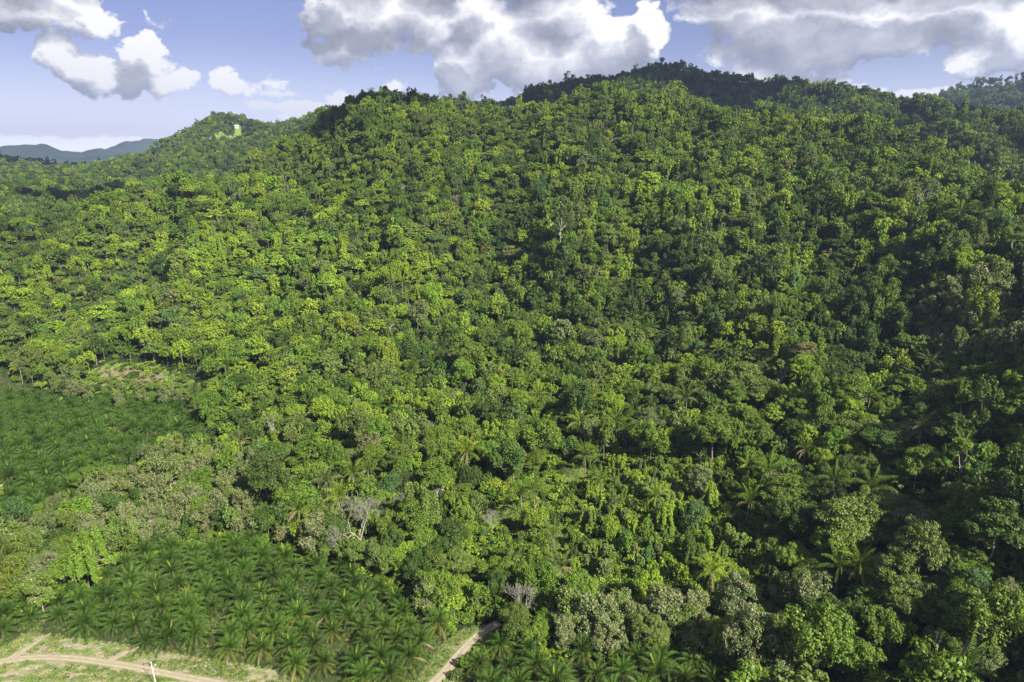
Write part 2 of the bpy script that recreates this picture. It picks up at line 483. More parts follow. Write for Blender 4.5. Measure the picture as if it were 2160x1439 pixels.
n.l.new(b.outputs[0], out.inputs[0])

M_track, n, out = mat('dirt_track')
pos = n.n.new('ShaderNodeTexCoord').outputs['Object']
f = n.noise(pos, .5, 6, .7); f2 = n.noise(pos, 3.5, 4, .7)
cx = attr(n, 'across').outputs['Fac']
rut = n.m('ADD', n.rng(n.m('ABSOLUTE', n.m('SUBTRACT', n.m('ABSOLUTE', cx), .45)), 0, .22, 1, 0), 0)
c = n.ramp(n.rng(f, .3, .7), [(0, (.20, .165, .105)), (.6, (.30, .255, .17)), (1, (.38, .33, .23))])
c = n.mix(n.m('MULTIPLY', rut, .4), c, (.37, .32, .225))
mid = n.m('MULTIPLY', n.rng(n.m('ABSOLUTE', cx), 0, .28, 1, 0), n.rng(n.m('ADD', f, n.m('MULTIPLY', f2, .3)), .60, .75))
c = n.mix(n.m('MULTIPLY', mid, .7), c, (.12, .15, .04))
c = n.mix(n.rng(f2, .55, .75, 0, .6), c, (.17, .135, .085))
edge_ = n.m('ADD', n.rng(n.m('ABSOLUTE', cx), .55, 1.0, 0, .55), n.m('MULTIPLY', attr(n, 'worn').outputs['Fac'], .6))
c = n.mix(n.rng(n.m('ADD', edge_, n.m('MULTIPLY', n.m('SUBTRACT', f, .5), 1.6)), .30, .50), c, n.mix(n.rng(f2, .4, .6), (.10, .135, .03), (.23, .20, .10)))
b = n.n.new('ShaderNodeBsdfPrincipled'); n.put(b.inputs['Base Color'], c); b.inputs['Roughness'].default_value = .95
bn = n.n.new('ShaderNodeBump'); bn.inputs[0].default_value = .7; bn.inputs[1].default_value = .12
n.put(bn.inputs['Height'], f2); n.l.new(bn.outputs[0], b.inputs['Normal'])
n.l.new(b.outputs[0], out.inputs[0])


# ------------------------------------------------------------------ mesh helpers
def mesh_np(name, verts, faces, mats, fmat=None, fattr=None, vattr=None, smooth=False):
    me = bpy.data.meshes.new(name)
    verts = np.asarray(verts, np.float32)
    if isinstance(faces, np.ndarray):
        k = faces.shape[1]; nf = len(faces)
        me.vertices.add(len(verts)); me.vertices.foreach_set('co', verts.ravel())
        me.loops.add(nf * k); me.loops.foreach_set('vertex_index', faces.astype(np.int32).ravel())
        me.polygons.add(nf); me.polygons.foreach_set('loop_start', np.arange(nf, dtype=np.int32) * k)
    else:
        me.from_pydata([tuple(v) for v in verts], [], faces); nf = len(faces)
    for m in mats: me.materials.append(m)
    if fmat is not None: me.polygons.foreach_set('material_index', np.asarray(fmat, np.int32))
    if fattr is not None:
        at = me.attributes.new('leafvar', 'FLOAT', 'FACE'); at.data.foreach_set('value', np.asarray(fattr, np.float32))
    for k2, v in (vattr or {}).items():
        at = me.attributes.new(k2, 'FLOAT', 'POINT'); at.data.foreach_set('value', np.asarray(v, np.float32))
    me.polygons.foreach_set('use_smooth', np.full(nf, smooth))
    me.update(); me.validate()
    return me


def link(name, data, parent=None, loc=None, rot=None, scale=None, **props):
    o = bpy.data.objects.new(name, data)
    C.objects.link(o)
    if parent is not None: o.parent = parent
    if loc is not None: o.location = loc
    if rot is not None: o.rotation_euler = rot
    if scale is not None: o.scale = scale
    for k, v in props.items(): o[k] = v
    return o


class Buf:
    """quads gathered from leaves and tubes, with a material slot and a leaf value each"""
    def __init__(s): s.v = []; s.f = []; s.m = []; s.a = []; s.n = 0

    def add(s, v, f, mi=0, a=None):
        v = np.asarray(v, float).reshape(-1, 3); f = np.asarray(f, int).reshape(-1, 4)
        s.v.append(v); s.f.append(f + s.n); s.n += len(v)
        s.m.append(np.full(len(f), mi)); s.a.append(np.full(len(f), .5) if a is None else np.asarray(a))

    def tube(s, p0, p1, r0, r1, sides=5, mi=0):
        p0 = np.asarray(p0, float); p1 = np.asarray(p1, float)
        d = p1 - p0; L = np.linalg.norm(d)
        if L < 1e-6: return
        d /= L
        u = np.cross(d, (0, 0, 1.0) if abs(d[2]) < .9 else (1.0, 0, 0)); u /= np.linalg.norm(u)
        t = np.cross(d, u)
        an = np.arange(sides) * 2 * PI / sides
        ring = np.cos(an)[:, None] * u + np.sin(an)[:, None] * t
        v = np.concatenate([p0 + ring * r0, p1 + ring * r1])
        i = np.arange(sides); j = (i + 1) % sides
        s.add(v, np.stack([i, j, j + sides, i + sides], 1), mi)

    def leaves(s, c, nrm, size, rng, aspect=.6, mi=0, fold=0):
        c = np.asarray(c); N = len(c)
        if N == 0: return
        nrm = nrm / (np.linalg.norm(nrm, axis=1, keepdims=True) + 1e-9)
        r = rng.normal(size=(N, 3))
        t = np.cross(nrm, r); t /= (np.linalg.norm(t, axis=1, keepdims=True) + 1e-9)
        b = np.cross(nrm, t)
        sz = (np.asarray(size) * rng.uniform(.7, 1.35, N))[:, None]
        v = np.stack([c - t * sz, c - b * sz * aspect, c + t * sz, c + b * sz * aspect], 1)
        s.add(v, np.arange(4 * N).reshape(-1, 4), mi, rng.random(N))

    def mesh(s, name, mats, smooth=False):
        return mesh_np(name, np.concatenate(s.v), np.concatenate(s.f), mats, np.concatenate(s.m), np.concatenate(s.a), smooth=smooth)


def ball(rng, n, up=0.0):
    v = rng.normal(size=(n, 3)); v /= np.linalg.norm(v, axis=1, keepdims=True)
    v[:, 2] += up
    return v / np.linalg.norm(v, axis=1, keepdims=True)


def tree_parts(kind, seed, dens=1.0, leaf=1.0):
    """crown mesh buffer and trunk mesh buffer, for a tree about 14 m tall with a crown of about 5.5 m radius"""
    rng = np.random.default_rng(seed)
    cr_ = Buf(); tk = Buf()
    lobes = []                         # centre, radius
    if kind == 'round':
        Hc, Rr = 9.0, 5.2
        lobes.append(((0, 0, Hc), 3.1, 1.0))
        for i in range(rng.integers(11, 16)):
            d = ball(rng, 1, .45)[0]
            k = rng.uniform(.62, 1.0)
            lobes.append(((d[0] * Rr * k, d[1] * Rr * k, Hc + d[2] * 3.9 * k), rng.uniform(1.3, 2.3), 1.0))
    elif kind == 'umbrella':
        for lev, (h, rr, nn) in enumerate([(9.2, 6.2, 10), (10.8, 5.0, 8), (12.3, 2.6, 4)]):
            for i in range(nn):
                a = i / nn * 2 * PI + rng.uniform(-.4, .4)
                q = rr * rng.uniform(.45, 1.0)
                lobes.append(((math.cos(a) * q, math.sin(a) * q, h + rng.uniform(-.5, .5) - q * .12), rng.uniform(1.5, 2.3), .36))
    elif kind == 'tall':
        for i in range(15):
            h = rng.uniform(4.5, 14.5); rr = 3.3 * math.sqrt(max(.15, 1 - ((h - 9) / 7.0) ** 2))
            a = rng.uniform(0, 2 * PI); q = rr * rng.uniform(.3, 1)
            lobes.append(((math.cos(a) * q, math.sin(a) * q, h), rng.uniform(1.2, 2.0), 1.25))
    elif kind == 'vine':
        for i in range(9):
            a = rng.uniform(0, 2 * PI); q = 4.2 * math.sqrt(rng.random())
            top = rng.uniform(8, 12.5)
            h = top
            r_ = rng.uniform(1.2, 1.9)
            while h > rng.uniform(2, 6):
                lobes.append(((math.cos(a) * q, math.sin(a) * q, h), r_ * rng.uniform(.75, 1.1), 1.3)); h -= r_ * .9; q *= 1.06; r_ *= .9
    elif kind == 'feather':
        lobes.append(((0, 0, 8.6), 3.6, .8))
        for i in range(20):
            d = ball(rng, 1, .5)[0]; k = rng.uniform(.75, 1.0)
            lobes.append(((d[0] * 5.6 * k, d[1] * 5.6 * k, 8.2 + d[2] * 4.2 * k), rng.uniform(1.1, 1.9), .7))
    elif kind == 'teak':
        for i in range(18):
            a = rng.uniform(0, 2 * PI); h = rng.uniform(4, 13.5); rr = 4.3 * math.sqrt(max(.1, 1 - ((h - 8) / 6.6) ** 2))
            q = rr * rng.uniform(.35, 1)
            lobes.append(((math.cos(a) * q, math.sin(a) * q, h), rng.uniform(1.2, 2.0), 1.0))
    elif kind == 'cecropia':
        for i in range(11):
            a = rng.uniform(0, 2 * PI); h = rng.uniform(7, 12.5); q = 4.0 * math.sqrt(rng.random())
            lobes.append(((math.cos(a) * q, math.sin(a) * q, h), rng.uniform(.8, 1.25), .45))
    elif kind == 'bush':
        for i in range(9):
            d = ball(rng, 1, .6)[0]; k = rng.uniform(.4, 1)
            lobes.append(((d[0] * 2.4 * k, d[1] * 2.4 * k, .8 + max(0, d[2]) * 1.6 * k), rng.uniform(.8, 1.3), .9))
    Cc = np.array([l[0] for l in lobes])
    mid = Cc.mean(0)
    per = {'round': 15, 'umbrella': 13, 'tall': 12, 'vine': 9, 'feather': 12, 'teak': 13, 'cecropia': 8, 'bush': 10}[kind]
    nl = {'round': 20, 'umbrella': 17, 'tall': 19, 'vine': 17, 'feather': 24, 'teak': 18, 'cecropia': 7, 'bush': 15}[kind]
    sz = {'round': .34, 'umbrella': .33, 'tall': .33, 'vine': .34, 'feather': .24, 'teak': .36, 'cecropia': .55, 'bush': .27}[kind] * leaf
    for (c, r, fl) in lobes:
        c = np.array(c)
        # puffs over the lobe
        pc = ball(rng, max(3, int(per * dens ** .5)), .35)
        pc = c + pc * np.array([r, r, r * fl]) * rng.uniform(.7, 1.05, (len(pc), 1))
        outw = ((pc - mid) * (1, 1, 1.3))
        for p in pc:
            pr = r * rng.uniform(.30, .5)
            m_ = max(4, int(nl * dens ** .5))
            d = ball(rng, m_, .45)
            q = p + d * np.array([pr, pr, pr * max(.6, fl)]) * rng.uniform(.75, 1.1, (m_, 1))
            nr = d * .9 + np.array([0, 0, .45]) + rng.normal(size=(m_, 3)) * .38
            cr_.leaves(q, nr, sz, rng, aspect=.62)
            if kind == 'teak' and p[2] > mid[2] - 3 and rng.random() < .8:
                k = 6
                d2 = ball(rng, k, .9)
                q2 = p + d2 * pr * 1.25 + np.array([0, 0, .25])
                cr_.leaves(q2, d2 + rng.normal(size=(k, 3)) * .5, .24, rng, aspect=.55, mi=1)
    # trunk and limbs
    top = {'bush': .8, 'cecropia': 5.5, 'umbrella': 7.0}.get(kind, 6.0)
    if kind != 'bush':
        r0 = .34 if kind != 'cecropia' else .2
        p = np.array([0, 0, -1.5])
        for k in range(3):
            q = np.array([rng.uniform(-.3, .3), rng.uniform(-.3, .3), -1.5 + (top + 1.5) * (k + 1) / 3])
            tk.tube(p, q, r0 * (1 - .2 * k), r0 * (.8 - .2 * k), 6); p = q
        for i in rng.choice(len(lobes), min(len(lobes), 10), replace=False):
            c = np.array(lobes[i][0])
            m1 = p + (c - p) * .5 + rng.normal(size=3) * .5
            tk.tube(p, m1, r0 * .42, r0 * .28, 4); tk.tube(m1, c, r0 * .28, r0 * .1, 4)
            if kind in ('cecropia', 'feather', 'umbrella'):
                for j in range(3):
                    e = c + rng.normal(size=3) * lobes[i][1] * .8
                    tk.tube(m1 + (c - m1) * .5, e, r0 * .14, r0 * .05, 3)
    else:
        for i in range(3):
            tk.tube((0, 0, -.5), (rng.uniform(-1, 1), rng.uniform(-1, 1), 1.2), .06, .03, 3)
    return cr_, tk


KINDS = {
    'round': 6, 'umbrella': 3, 'tall': 3, 'vine': 3, 'feather': 2, 'teak': 3, 'cecropia': 2, 'bush': 3,
}
VAR = []           # (kind, crown mesh, trunk mesh, merged source object)
src_coll = bpy.data.collections.new('forest_sources')
sd = 100
for kind, cnt in KINDS.items():
    for i in range(cnt):
        sd += 1
        cb, tb = tree_parts(kind, sd, 3.0, .64)
        cm = cb.mesh(kind + '_crown', [M_leaf, M_flower])
        tm = tb.mesh(kind + '_trunk', [M_pale if kind in ('cecropia', 'feather', 'teak') else M_bark])
        # joined version for the mass of forest behind
        cb2, tb2 = tree_parts(kind, sd, .62, 1.25)
        allb = Buf()
        allb.v = cb2.v + tb2.v; allb.f = cb2.f + [f + cb2.n for f in tb2.f]
        allb.m = cb2.m + [np.full(len(f), 2) for f in tb2.f]; allb.a = cb2.a + tb2.a
        mm = allb.mesh(kind + '_far', [M_leaf, M_flower, M_bark])
        so = bpy.data.objects.new('source_%02d' % len(VAR), mm)
        src_coll.objects.link(so)
        VAR.append((kind, cm, tm, so))
VI = {k: [i for i, v in enumerate(VAR) if v[0] == k] for k in KINDS}
BASE_R = {'round': 6.0, 'umbrella': 7.0, 'tall': 4.3, 'vine': 5.3, 'feather': 6.6, 'teak': 5.2, 'cecropia': 4.6, 'bush': 3.0}
BASE_H = {'round': 13.5, 'umbrella': 13.5, 'tall': 15.5, 'vine': 13, 'feather': 13.0, 'teak': 14, 'cecropia': 13, 'bush': 3}

# ------------------------------------------------------------------ ground sheet
az_g = np.concatenate([np.linspace(-PI, R(-62), 24, endpoint=False), np.linspace(R(-62), R(-40), 60, endpoint=False), np.linspace(R(-40), R(40), 460, endpoint=False),
                       np.linspace(R(40), R(62), 60, endpoint=False), np.linspace(R(62), PI, 25)])
d_g = np.concatenate([[0.5, 40, 80, 120], np.linspace(150, 420, 230), 420 * (4500 / 420) ** (np.arange(1, 260) / 259), [6000, 7500, 9000, 10500]])
A_, D_ = np.meshgrid(az_g, d_g, indexing='ij')
X_ = np.sin(A_) * D_; Y_ = np.cos(A_) * D_; Zg = ground(X_, Y_)
fade = np.clip((R(75) - np.abs(A_)) / R(12), 0, 1)
Zg = np.where(np.abs(A_) > R(62), Zg * fade, Zg)
Zg = Zg + np.where(Zg > 1, (fbm(X_ / 9, Y_ / 9, 31, 2) - .5) * 1.2, 0)
nA, nD = A_.shape
ii, jj = np.meshgrid(np.arange(nA - 1), np.arange(nD - 1), indexing='ij')
fq = np.stack([ii * nD + jj, ii * nD + jj + 1, (ii + 1) * nD + jj + 1, (ii + 1) * nD + jj], -1).reshape(-1, 4)
x, y = X_.ravel(), Y_.ravel()
z_gr = np.zeros(x.shape); z_sa = np.zeros(x.shape); z_br = np.zeros(x.shape); z_fi = np.zeros(x.shape)
for P, q_ in ((CLEAR_A, .52), (CLEAR_B, .7), (CLEAR_C, .72), (VERGE, 1)): z_gr[in_poly(x, y, P)] = q_
z_gr[in_poly(x, y, CLEAR_D)] = 1
z_br[in_poly(x, y, CLEAR_AB)] = .6; z_br[in_poly(x, y, CLEAR_D)] = .6
z_sa[in_poly(x, y, VERGE)] = 1
near_right = dist_line(x, y, TRACK_RIGHT)
z_sa[(near_right < 16) & in_poly(x, y, VERGE)] = .55
for P in (FIELD_LOW, FIELD_RIGHT, FIELD_UP): z_fi[in_poly(x, y, P)] = 1
gm = mesh_np('ground', np.stack([x, y, Zg.ravel()], 1), fq, [M_ground], vattr={'zone_grass': z_gr, 'zone_sand': z_sa, 'zone_brown': z_br, 'zone_field': z_fi}, smooth=True)
link('ground', gm, kind='structure')


def ribbon(name, pts, width, zoff, seed, taper=False):
    P = []
    for (a, b_) in zip(pts[:-1], pts[1:]):
        L = math.hypot(b_[0] - a[0], b_[1] - a[1]); k = max(2, int(L / 1.5))
        for i in range(k): P.append((a[0] + (b_[0] - a[0]) * i / k, a[1] + (b_[1] - a[1]) * i / k))
    P.append(pts[-1])
    P = np.array(P)
    for _ in range(14): P[1:-1] = (P[:-2] + P[1:-1] * 2 + P[2:]) / 4
    T = np.gradient(P, axis=0); T /= np.linalg.norm(T, axis=1, keepdims=True)
    Nn = np.stack([-T[:, 1], T[:, 0]], 1)
    cols = np.array([-1, -.8, -.5, -.2, 0, .2, .5, .8, 1])
    V = []; ac = []
    i = np.arange(len(P))
    for c_ in cols:
        w_ = width / 2 * (np.clip((len(P) - i) / 9.0, .25, 1) if taper else 1) * (1 + .3 * (vnoise(i * .25, 0 * i + seed + (3 if c_ > 0 else 0), 3) - .5) * (abs(c_) > .7))
        q = P + Nn * (w_ * c_)[:, None]
        hz_ = zoff - .05 * math.exp(-((abs(c_) - .5) / .15) ** 2)
        if abs(c_) == 1: hz_ = zoff - .03
        V.append(np.column_stack([q, ground(q[:, 0], q[:, 1]) + hz_])); ac.append(np.full(len(P), c_))
    V = np.concatenate(V); ac = np.concatenate(ac)
    k = len(P)
    F_ = [[c_ * k + t, c_ * k + t + 1, (c_ + 1) * k + t + 1, (c_ + 1) * k + t] for c_ in range(len(cols) - 1) for t in range(k - 1)]
    me = mesh_np(name, V, np.array(F_), [M_track], vattr={'across': ac, 'worn': np.tile(np.clip(i / len(P) * 1.6 - .6, 0, 1) if taper else i * 0.0, len(cols))}, smooth=True)
    return link(name, me, kind='structure')


ribbon('track', TRACK_MAIN, 3.1, .10, 1)
ribbon('track', TRACK_SPUR, 3.6, .13, 5, True)
ribbon('track', TRACK_SPUR2, 3.2, .14, 9, True)
ribbon('track', TRACK_RIGHT, 3.4, .10, 13)

# far blue mountains beyond the valley
M_mount = plain_material('far_forest', [(0, (.02, .03, .022)), (1, (.04, .055, .035))], .004, coord='Object')


def mountain(pts, depth, base, seed):
    A = line(pts, can=0)
    n_ = 160
    az = np.linspace(A[0, 0], A[-1, 0], n_)
    d = np.interp(az, A[:, 0], A[:, 1]); z = np.interp(az, A[:, 0], A[:, 2])
    for _ in range(3): z[1:-1] = (z[:-2] + 2 * z[1:-1] + z[2:]) / 4
    z += (fbm(az * 60, az * 0, seed, 4) - .5) * d * .010
    V = []; rows = 26
    for k in range(rows):
        t = k / (rows - 1) * 2 - 1
        dd = d + t * depth
        prof = 1 - abs(t) ** 1.15
        zz = base + (z - base) * prof
        zz = zz + (fbm(np.sin(az) * dd / 900, np.cos(az) * dd / 900, seed + 3, 3) - .5) * 260 * prof * (1 - prof) * 2
        V.append(np.stack([np.sin(az) * dd, np.cos(az) * dd, zz], 1))
    V = np.concatenate(V)
    F_ = [[k * n_ + i, k * n_ + i + 1, (k + 1) * n_ + i + 1, (k + 1) * n_ + i] for k in range(rows - 1) for i in range(n_ - 1)]
    me = mesh_np('mountain', V, np.array(F_), [M_mount], smooth=True)
    link('mountain', me, kind='structure')


mountain([(-900, 330, 6500), (-300, 318, 6500), (-60, 312, 6500), (20, 309, 6500), (80, 303, 6500), (120, 312, 6500), (180, 320, 6500), (215, 309, 6500), (260, 322, 6500), (330, 330, 6500), (500, 345, 6500), (900, 345, 6500)], 1500, -40, 3)
mountain([(150, 335, 8500), (225, 320, 8500), (255, 305, 8500), (285, 291, 8500), (325, 286, 8500), (380, 292, 8500), (450, 300, 8500), (560, 320, 8500), (700, 345, 8500)], 1700, -40, 8)

# ------------------------------------------------------------------ unseen cumulus added out of view to cast shadow on ridges, summits and valley
M_shade_cloud = plain_material('shade_cloud_white', [(0, (.78, .78, .8)), (1, (.86, .86, .88))], .01)


def shade_cumulus(spots_, seed):
    r_ = np.random.default_rng(seed); V = []; F_ = []; n0 = 0
    nu, nv = 28, 16
    for (px, py, dd, rad, zz) in spots_:
        a, e = az_el(px, py)
        gx_, gy_, gz_ = math.sin(a) * dd, math.cos(a) * dd, H0 + dd * math.tan(e)
        t_ = (zz - gz_) / sun_dir.z
        cx_, cy_ = gx_ + sun_dir.x * t_, gy_ + sun_dir.y * t_
        for q in range(6):
            ox, oy = r_.normal(size=2) * rad * .38; rr_ = rad * r_.uniform(.45, .8)
            th = np.linspace(0, 2 * PI, nu, endpoint=False); ph = np.linspace(-PI / 2, PI / 2, nv)
            TH, PH = np.meshgrid(th, ph)
            nx, ny, nz_ = np.cos(PH) * np.cos(TH), np.cos(PH) * np.sin(TH), np.sin(PH)
            k_ = 1 + .5 * (fbm(nx * 2.2 + nz_ * 2 + q * 7 + 50, ny * 2.2 - nz_ + seed + 50, seed + q, 4) - .5)
            z_ = np.where(nz_ < 0, nz_ * .25, nz_ * .75)
            V.append(np.stack([cx_ + ox + nx * rr_ * k_, cy_ + oy + ny * rr_ * k_, zz + z_ * rr_ * k_ + rr_ * .25], -1).reshape(-1, 3))
            for j in range(nv - 1):
                for i in range(nu):
                    F_.append((n0 + j * nu + i, n0 + j * nu + (i + 1) % nu, n0 + (j + 1) * nu + (i + 1) % nu, n0 + (j + 1) * nu + i))
            n0 += nu * nv
    link('shade_cloud', mesh_np('shade_cloud', np.concatenate(V), np.array(F_), [M_shade_cloud], smooth=True), kind='structure')


shade_cumulus([(1130, 195, 1170, 60, 1500), (1250, 185, 1260, 72, 1550), (1370, 165, 1300, 76, 1500), (1490, 185, 1290, 80, 1520), (1600, 215, 1260, 55, 1500)], 3)
shade_cumulus([(780, 205, 800, 34, 1350), (870, 232, 800, 30, 1350)], 5)
shade_cumulus([(120, 436, 1230, 45, 1300), (215, 430, 1230, 50, 1300), (-60, 345, 2800, 330, 1500), (60, 348, 2750, 330, 1500), (170, 358, 2650, 260, 1500)], 7)
shade_cumulus([(2050, 250, 1180, 75, 1450), (1900, 235, 1220, 45, 1450), (2160, 330, 950, 40, 1400)], 9)

# ------------------------------------------------------------------ haze
hz_m, n, out = mat('haze')
pv = n.n.new('ShaderNodeVolumePrincipled')
pv.inputs['Color'].default_value = (.50, .66, 1.0, 1)
pv.inputs['Density'].default_value = .000075
pv.inputs['Anisotropy'].default_value = .3
n.l.new(pv.outputs[0], out.inputs['Volume'])
bx = 10600.0
top_z = 700.0
V = [(sx * bx, sy * bx + 0, z_) for z_ in (-60.0, top_z) for sx, sy in ((-1, -1), (1, -1), (1, 1), (-1, 1))]
link('haze', mesh_np('haze', V, [(0, 3, 2, 1), (4, 5, 6, 7), (0, 1, 5, 4), (1, 2, 6, 5), (2, 3, 7, 6), (3, 0, 4, 7)], [hz_m]), kind='stuff')
# ------------------------------------------------------------------ palms
def frond_geo(length, elev, droop, leaflets, lw, hang, rng, seg=8, mi=0):
    """one frond growing along +X: an arching rib with leaflets on both sides; returns quads buffer"""
    b = Buf()
    t = np.linspace(0, 1, seg + 1)
    ang = elev - droop * t ** 1.2
    step = length / seg
    P = [np.zeros(3)]
    for k in range(seg):
        a = ang[k]
        P.append(P[-1] + np.array([math.cos(a), 0, math.sin(a)]) * step)
    P = np.array(P)
    for k in range(seg):
        w0 = .07 * (1 - t[k] * .8); w1 = .07 * (1 - t[k + 1] * .8)
        b.add([P[k] + (0, -w0, 0), P[k] + (0, w0, 0), P[k + 1] + (0, w1, 0), P[k + 1] + (0, -w1, 0)], [[0, 1, 2, 3]], mi)
    for sgn in (-1, 1):
        for i in range(leaflets):
            u = .14 + .86 * (i + .5) / leaflets
            s_ = u * seg; k = min(int(s_), seg - 1); fr_ = s_ - k
            p = P[k] + (P[k + 1] - P[k]) * fr_
            tg = P[k + 1] - P[k]; tg = tg / np.linalg.norm(tg)
            up = np.array([-tg[2], 0, tg[0]])
            L = lw * math.sin(PI * min(1, .12 + u * .86)) ** .6
            side = np.array([0, sgn, 0]) * math.cos(hang) + (-np.array([0, 0, 1.0]) * .8 + up * -.2) * math.sin(hang)
            side = side + tg * .55 + rng.normal(size=3) * .06
            side /= np.linalg.norm(side)
            wd = length / leaflets * .27
            tip = p + side * L + np.array([0, 0, -.12 * L])
            b.add([p - tg * wd, p + tg * wd, tip + tg * wd * .25, tip - tg * wd * .25], [[0, 1, 2, 3]], mi, [rng.random()])
    return b


def merge(items):
    """items: (Buf, yaw, roll, pitch, offset)"""
    o = Buf()
    for (b, yaw, off, sc) in items:
        c_, s_ = math.cos(yaw), math.sin(yaw)
        for v, f, m_, a in zip(b.v, b.f, b.m, b.a):
            w_ = v * sc
            w_ = np.stack([w_[:, 0] * c_ - w_[:, 1] * s_, w_[:, 0] * s_ + w_[:, 1] * c_, w_[:, 2]], 1) + off
            o.v.append(w_); o.f.append(f - f.min() + o.n if False else f); o.m.append(m_); o.a.append(a)
        # faces inside b are numbered within b, so shift the block just added
        nb = len(b.f)
        for q in range(len(o.f) - nb, len(o.f)): o.f[q] = o.f[q] + o.n
        o.n += b.n
    return o


rg = np.random.default_rng(5)
# oil palm frond classes from upright to hanging
OIL = []
for elev, droop, ln in [(84, 48, 4.6), (72, 78, 5.3), (60, 92, 5.8), (44, 96, 6.0), (24, 88, 5.8), (0, 74, 5.3)]:
    OIL.append([frond_geo(ln, R(elev), R(droop), 18, .95, R(34), rg, seg=6) for _ in range(2)])
OIL_ME = [[b.mesh('oil_palm_frond', [M_palm]) for b in row] for row in OIL]
OIL_DRY = [b.mesh('oil_palm_dry_frond', [M_dead]) for b in OIL[5]]


def oil_layout(rng):
    out = []
    gold = 2.39996
    n_ = int(rng.integers(33, 39)); a0 = rng.uniform(0, 6.28)
    for k in range(n_):
        t = k / (n_ - 1)
        cls = min(5, int(t * 6))
        out.append((cls, int(rng.integers(0, 2)), a0 + k * gold + rng.uniform(-.15, .15), rng.uniform(.9, 1.1), 3.1 - .5 * t))
    return out


spear_b = frond_geo(4.4, R(87), R(22), 12, .48, R(50), rg, seg=5)
SPEAR = spear_b.mesh('spear', [M_spear])
tb = Buf()
for k in range(4): tb.tube((0, 0, -.3 + k * .85), (0, 0, .55 + k * .85), .42 + .08 * (k % 2), .50 - .04 * (k % 2), 8)
OIL_TRUNK = tb.mesh('oil_palm_trunk', [M_boot])
OIL_LAY = [oil_layout(np.random.default_rng(40 + i)) for i in range(5)]
OIL_CROWN = []
for lay in OIL_LAY:
    mb = merge([(OIL[c_][v_], yw, np.array([0, 0, zz]), s_) for (c_, v_, yw, s_, zz) in lay])
    mb.m = [np.where(True, m_, m_) for m_ in mb.m]
    OIL_CROWN.append(mb.mesh('oil_palm_crown', [M_palm]))

# tall wild palm: long, steeply rising fronds that arch over, leaflets hanging
WILD = []
for elev, droop, ln in [(84, 50, 7.5), (72, 85, 8.2), (56, 105, 8.0), (34, 105, 7.0), (5, 80, 5.5)]:
    WILD.append([frond_geo(ln, R(elev), R(droop), 18, 1.15, R(52), rg, seg=8) for _ in range(2)])
WILD_ME = [[b.mesh('wild_palm_frond', [M_palm]) for b in row] for row in WILD]
WILD_DRY = [b.mesh('wild_palm_dry_frond', [M_dead]) for b in WILD[4]]


def wild_layout(rng):
    out = []; a0 = rng.uniform(0, 6.28); n_ = int(rng.integers(15, 20))
    for k in range(n_):
        t = k / (n_ - 1); cls = min(4, int(t * 5))
        out.append((cls, int(rng.integers(0, 2)), a0 + k * 2.4 + rng.uniform(-.3, .3), rng.uniform(.85, 1.12), 11.0))
    return out


WILD_LAY = [wild_layout(np.random.default_rng(70 + i)) for i in range(4)]
WILD_CROWN = [merge([(WILD[c_][v_], yw, np.array([0, 0, zz]), s_) for (c_, v_, yw, s_, zz) in lay]).mesh('wild_palm_crown', [M_palm]) for lay in WILD_LAY]
tb = Buf(); p = np.array([0, 0, -1.5])
for k in range(6):
    q = np.array([.12 * math.sin(k), .1 * math.cos(k * 1.3), -1.5 + 12.6 * (k + 1) / 6]); tb.tube(p, q, .26 - .01 * k, .25 - .01 * k, 7); p = q
WILD_TRUNK = tb.mesh('wild_palm_trunk', [M_bark])


# leafless trees
def bare_tree(seed, H=12, spread=.7, trunk=.3, levels=6, forks=3, upfork=.35, twig=.03, thin=.62, mat_=None):
    rng = np.random.default_rng(seed)
    tkb = Buf(); brb = Buf()
    def grow(p, d, L, r, lev):
        mid_ = p + d * L * .5 + rng.normal(size=3) * L * .05
        e = p + d * L + rng.normal(size=3) * L * .06
        buf = tkb if lev == 0 else brb
        sd_ = 7 if lev == 0 else (5 if lev < 3 else 3)
        buf.tube(p, mid_, r, r * .85, sd_); buf.tube(mid_, e, r * .85, r * .7, sd_)
        if lev >= levels: return
        k = forks if lev < levels - 1 else forks + 1
        for i in range(k):
            a = rng.uniform(0, 2 * PI)
            side = np.cross(d, (math.cos(a), math.sin(a), .3)); side /= np.linalg.norm(side)
            nd = d + side * rng.uniform(.5, 1.0) * spread + np.array([0, 0, upfork * .4])
            nd /= np.linalg.norm(nd)
            st = e if i < 2 else p + (e - p) * rng.uniform(.5, .95)
            grow(st, nd, L * rng.uniform(.62, .85), max(r * thin, twig), lev + 1)
    grow(np.array([0, 0, -1.0]), np.array([.03, 0, 1.0]), H * .30 + 1, trunk, 0)
    return tkb.mesh('bare_trunk', [mat_ or M_grey], smooth=True), brb.mesh('bare_branches', [mat_ or M_grey], smooth=True)


BARE = {
    'spread': bare_tree(1, 12, 1.15, .28, 6, 3, .3, .022, .62),
    'small': bare_tree(2, 9, 1.0, .22, 5, 3, .4, .035, .66),
    'tangle': bare_tree(3, 10, .8, .2, 5, 3, .7, .035, .7),
    'white': bare_tree(4, 22, 1.1, .38, 4, 2, .1, .05, .66, M_pale),
    'vase': bare_tree(5, 12, .85, .3, 4, 3, .6, .05, .7, M_pale),
}

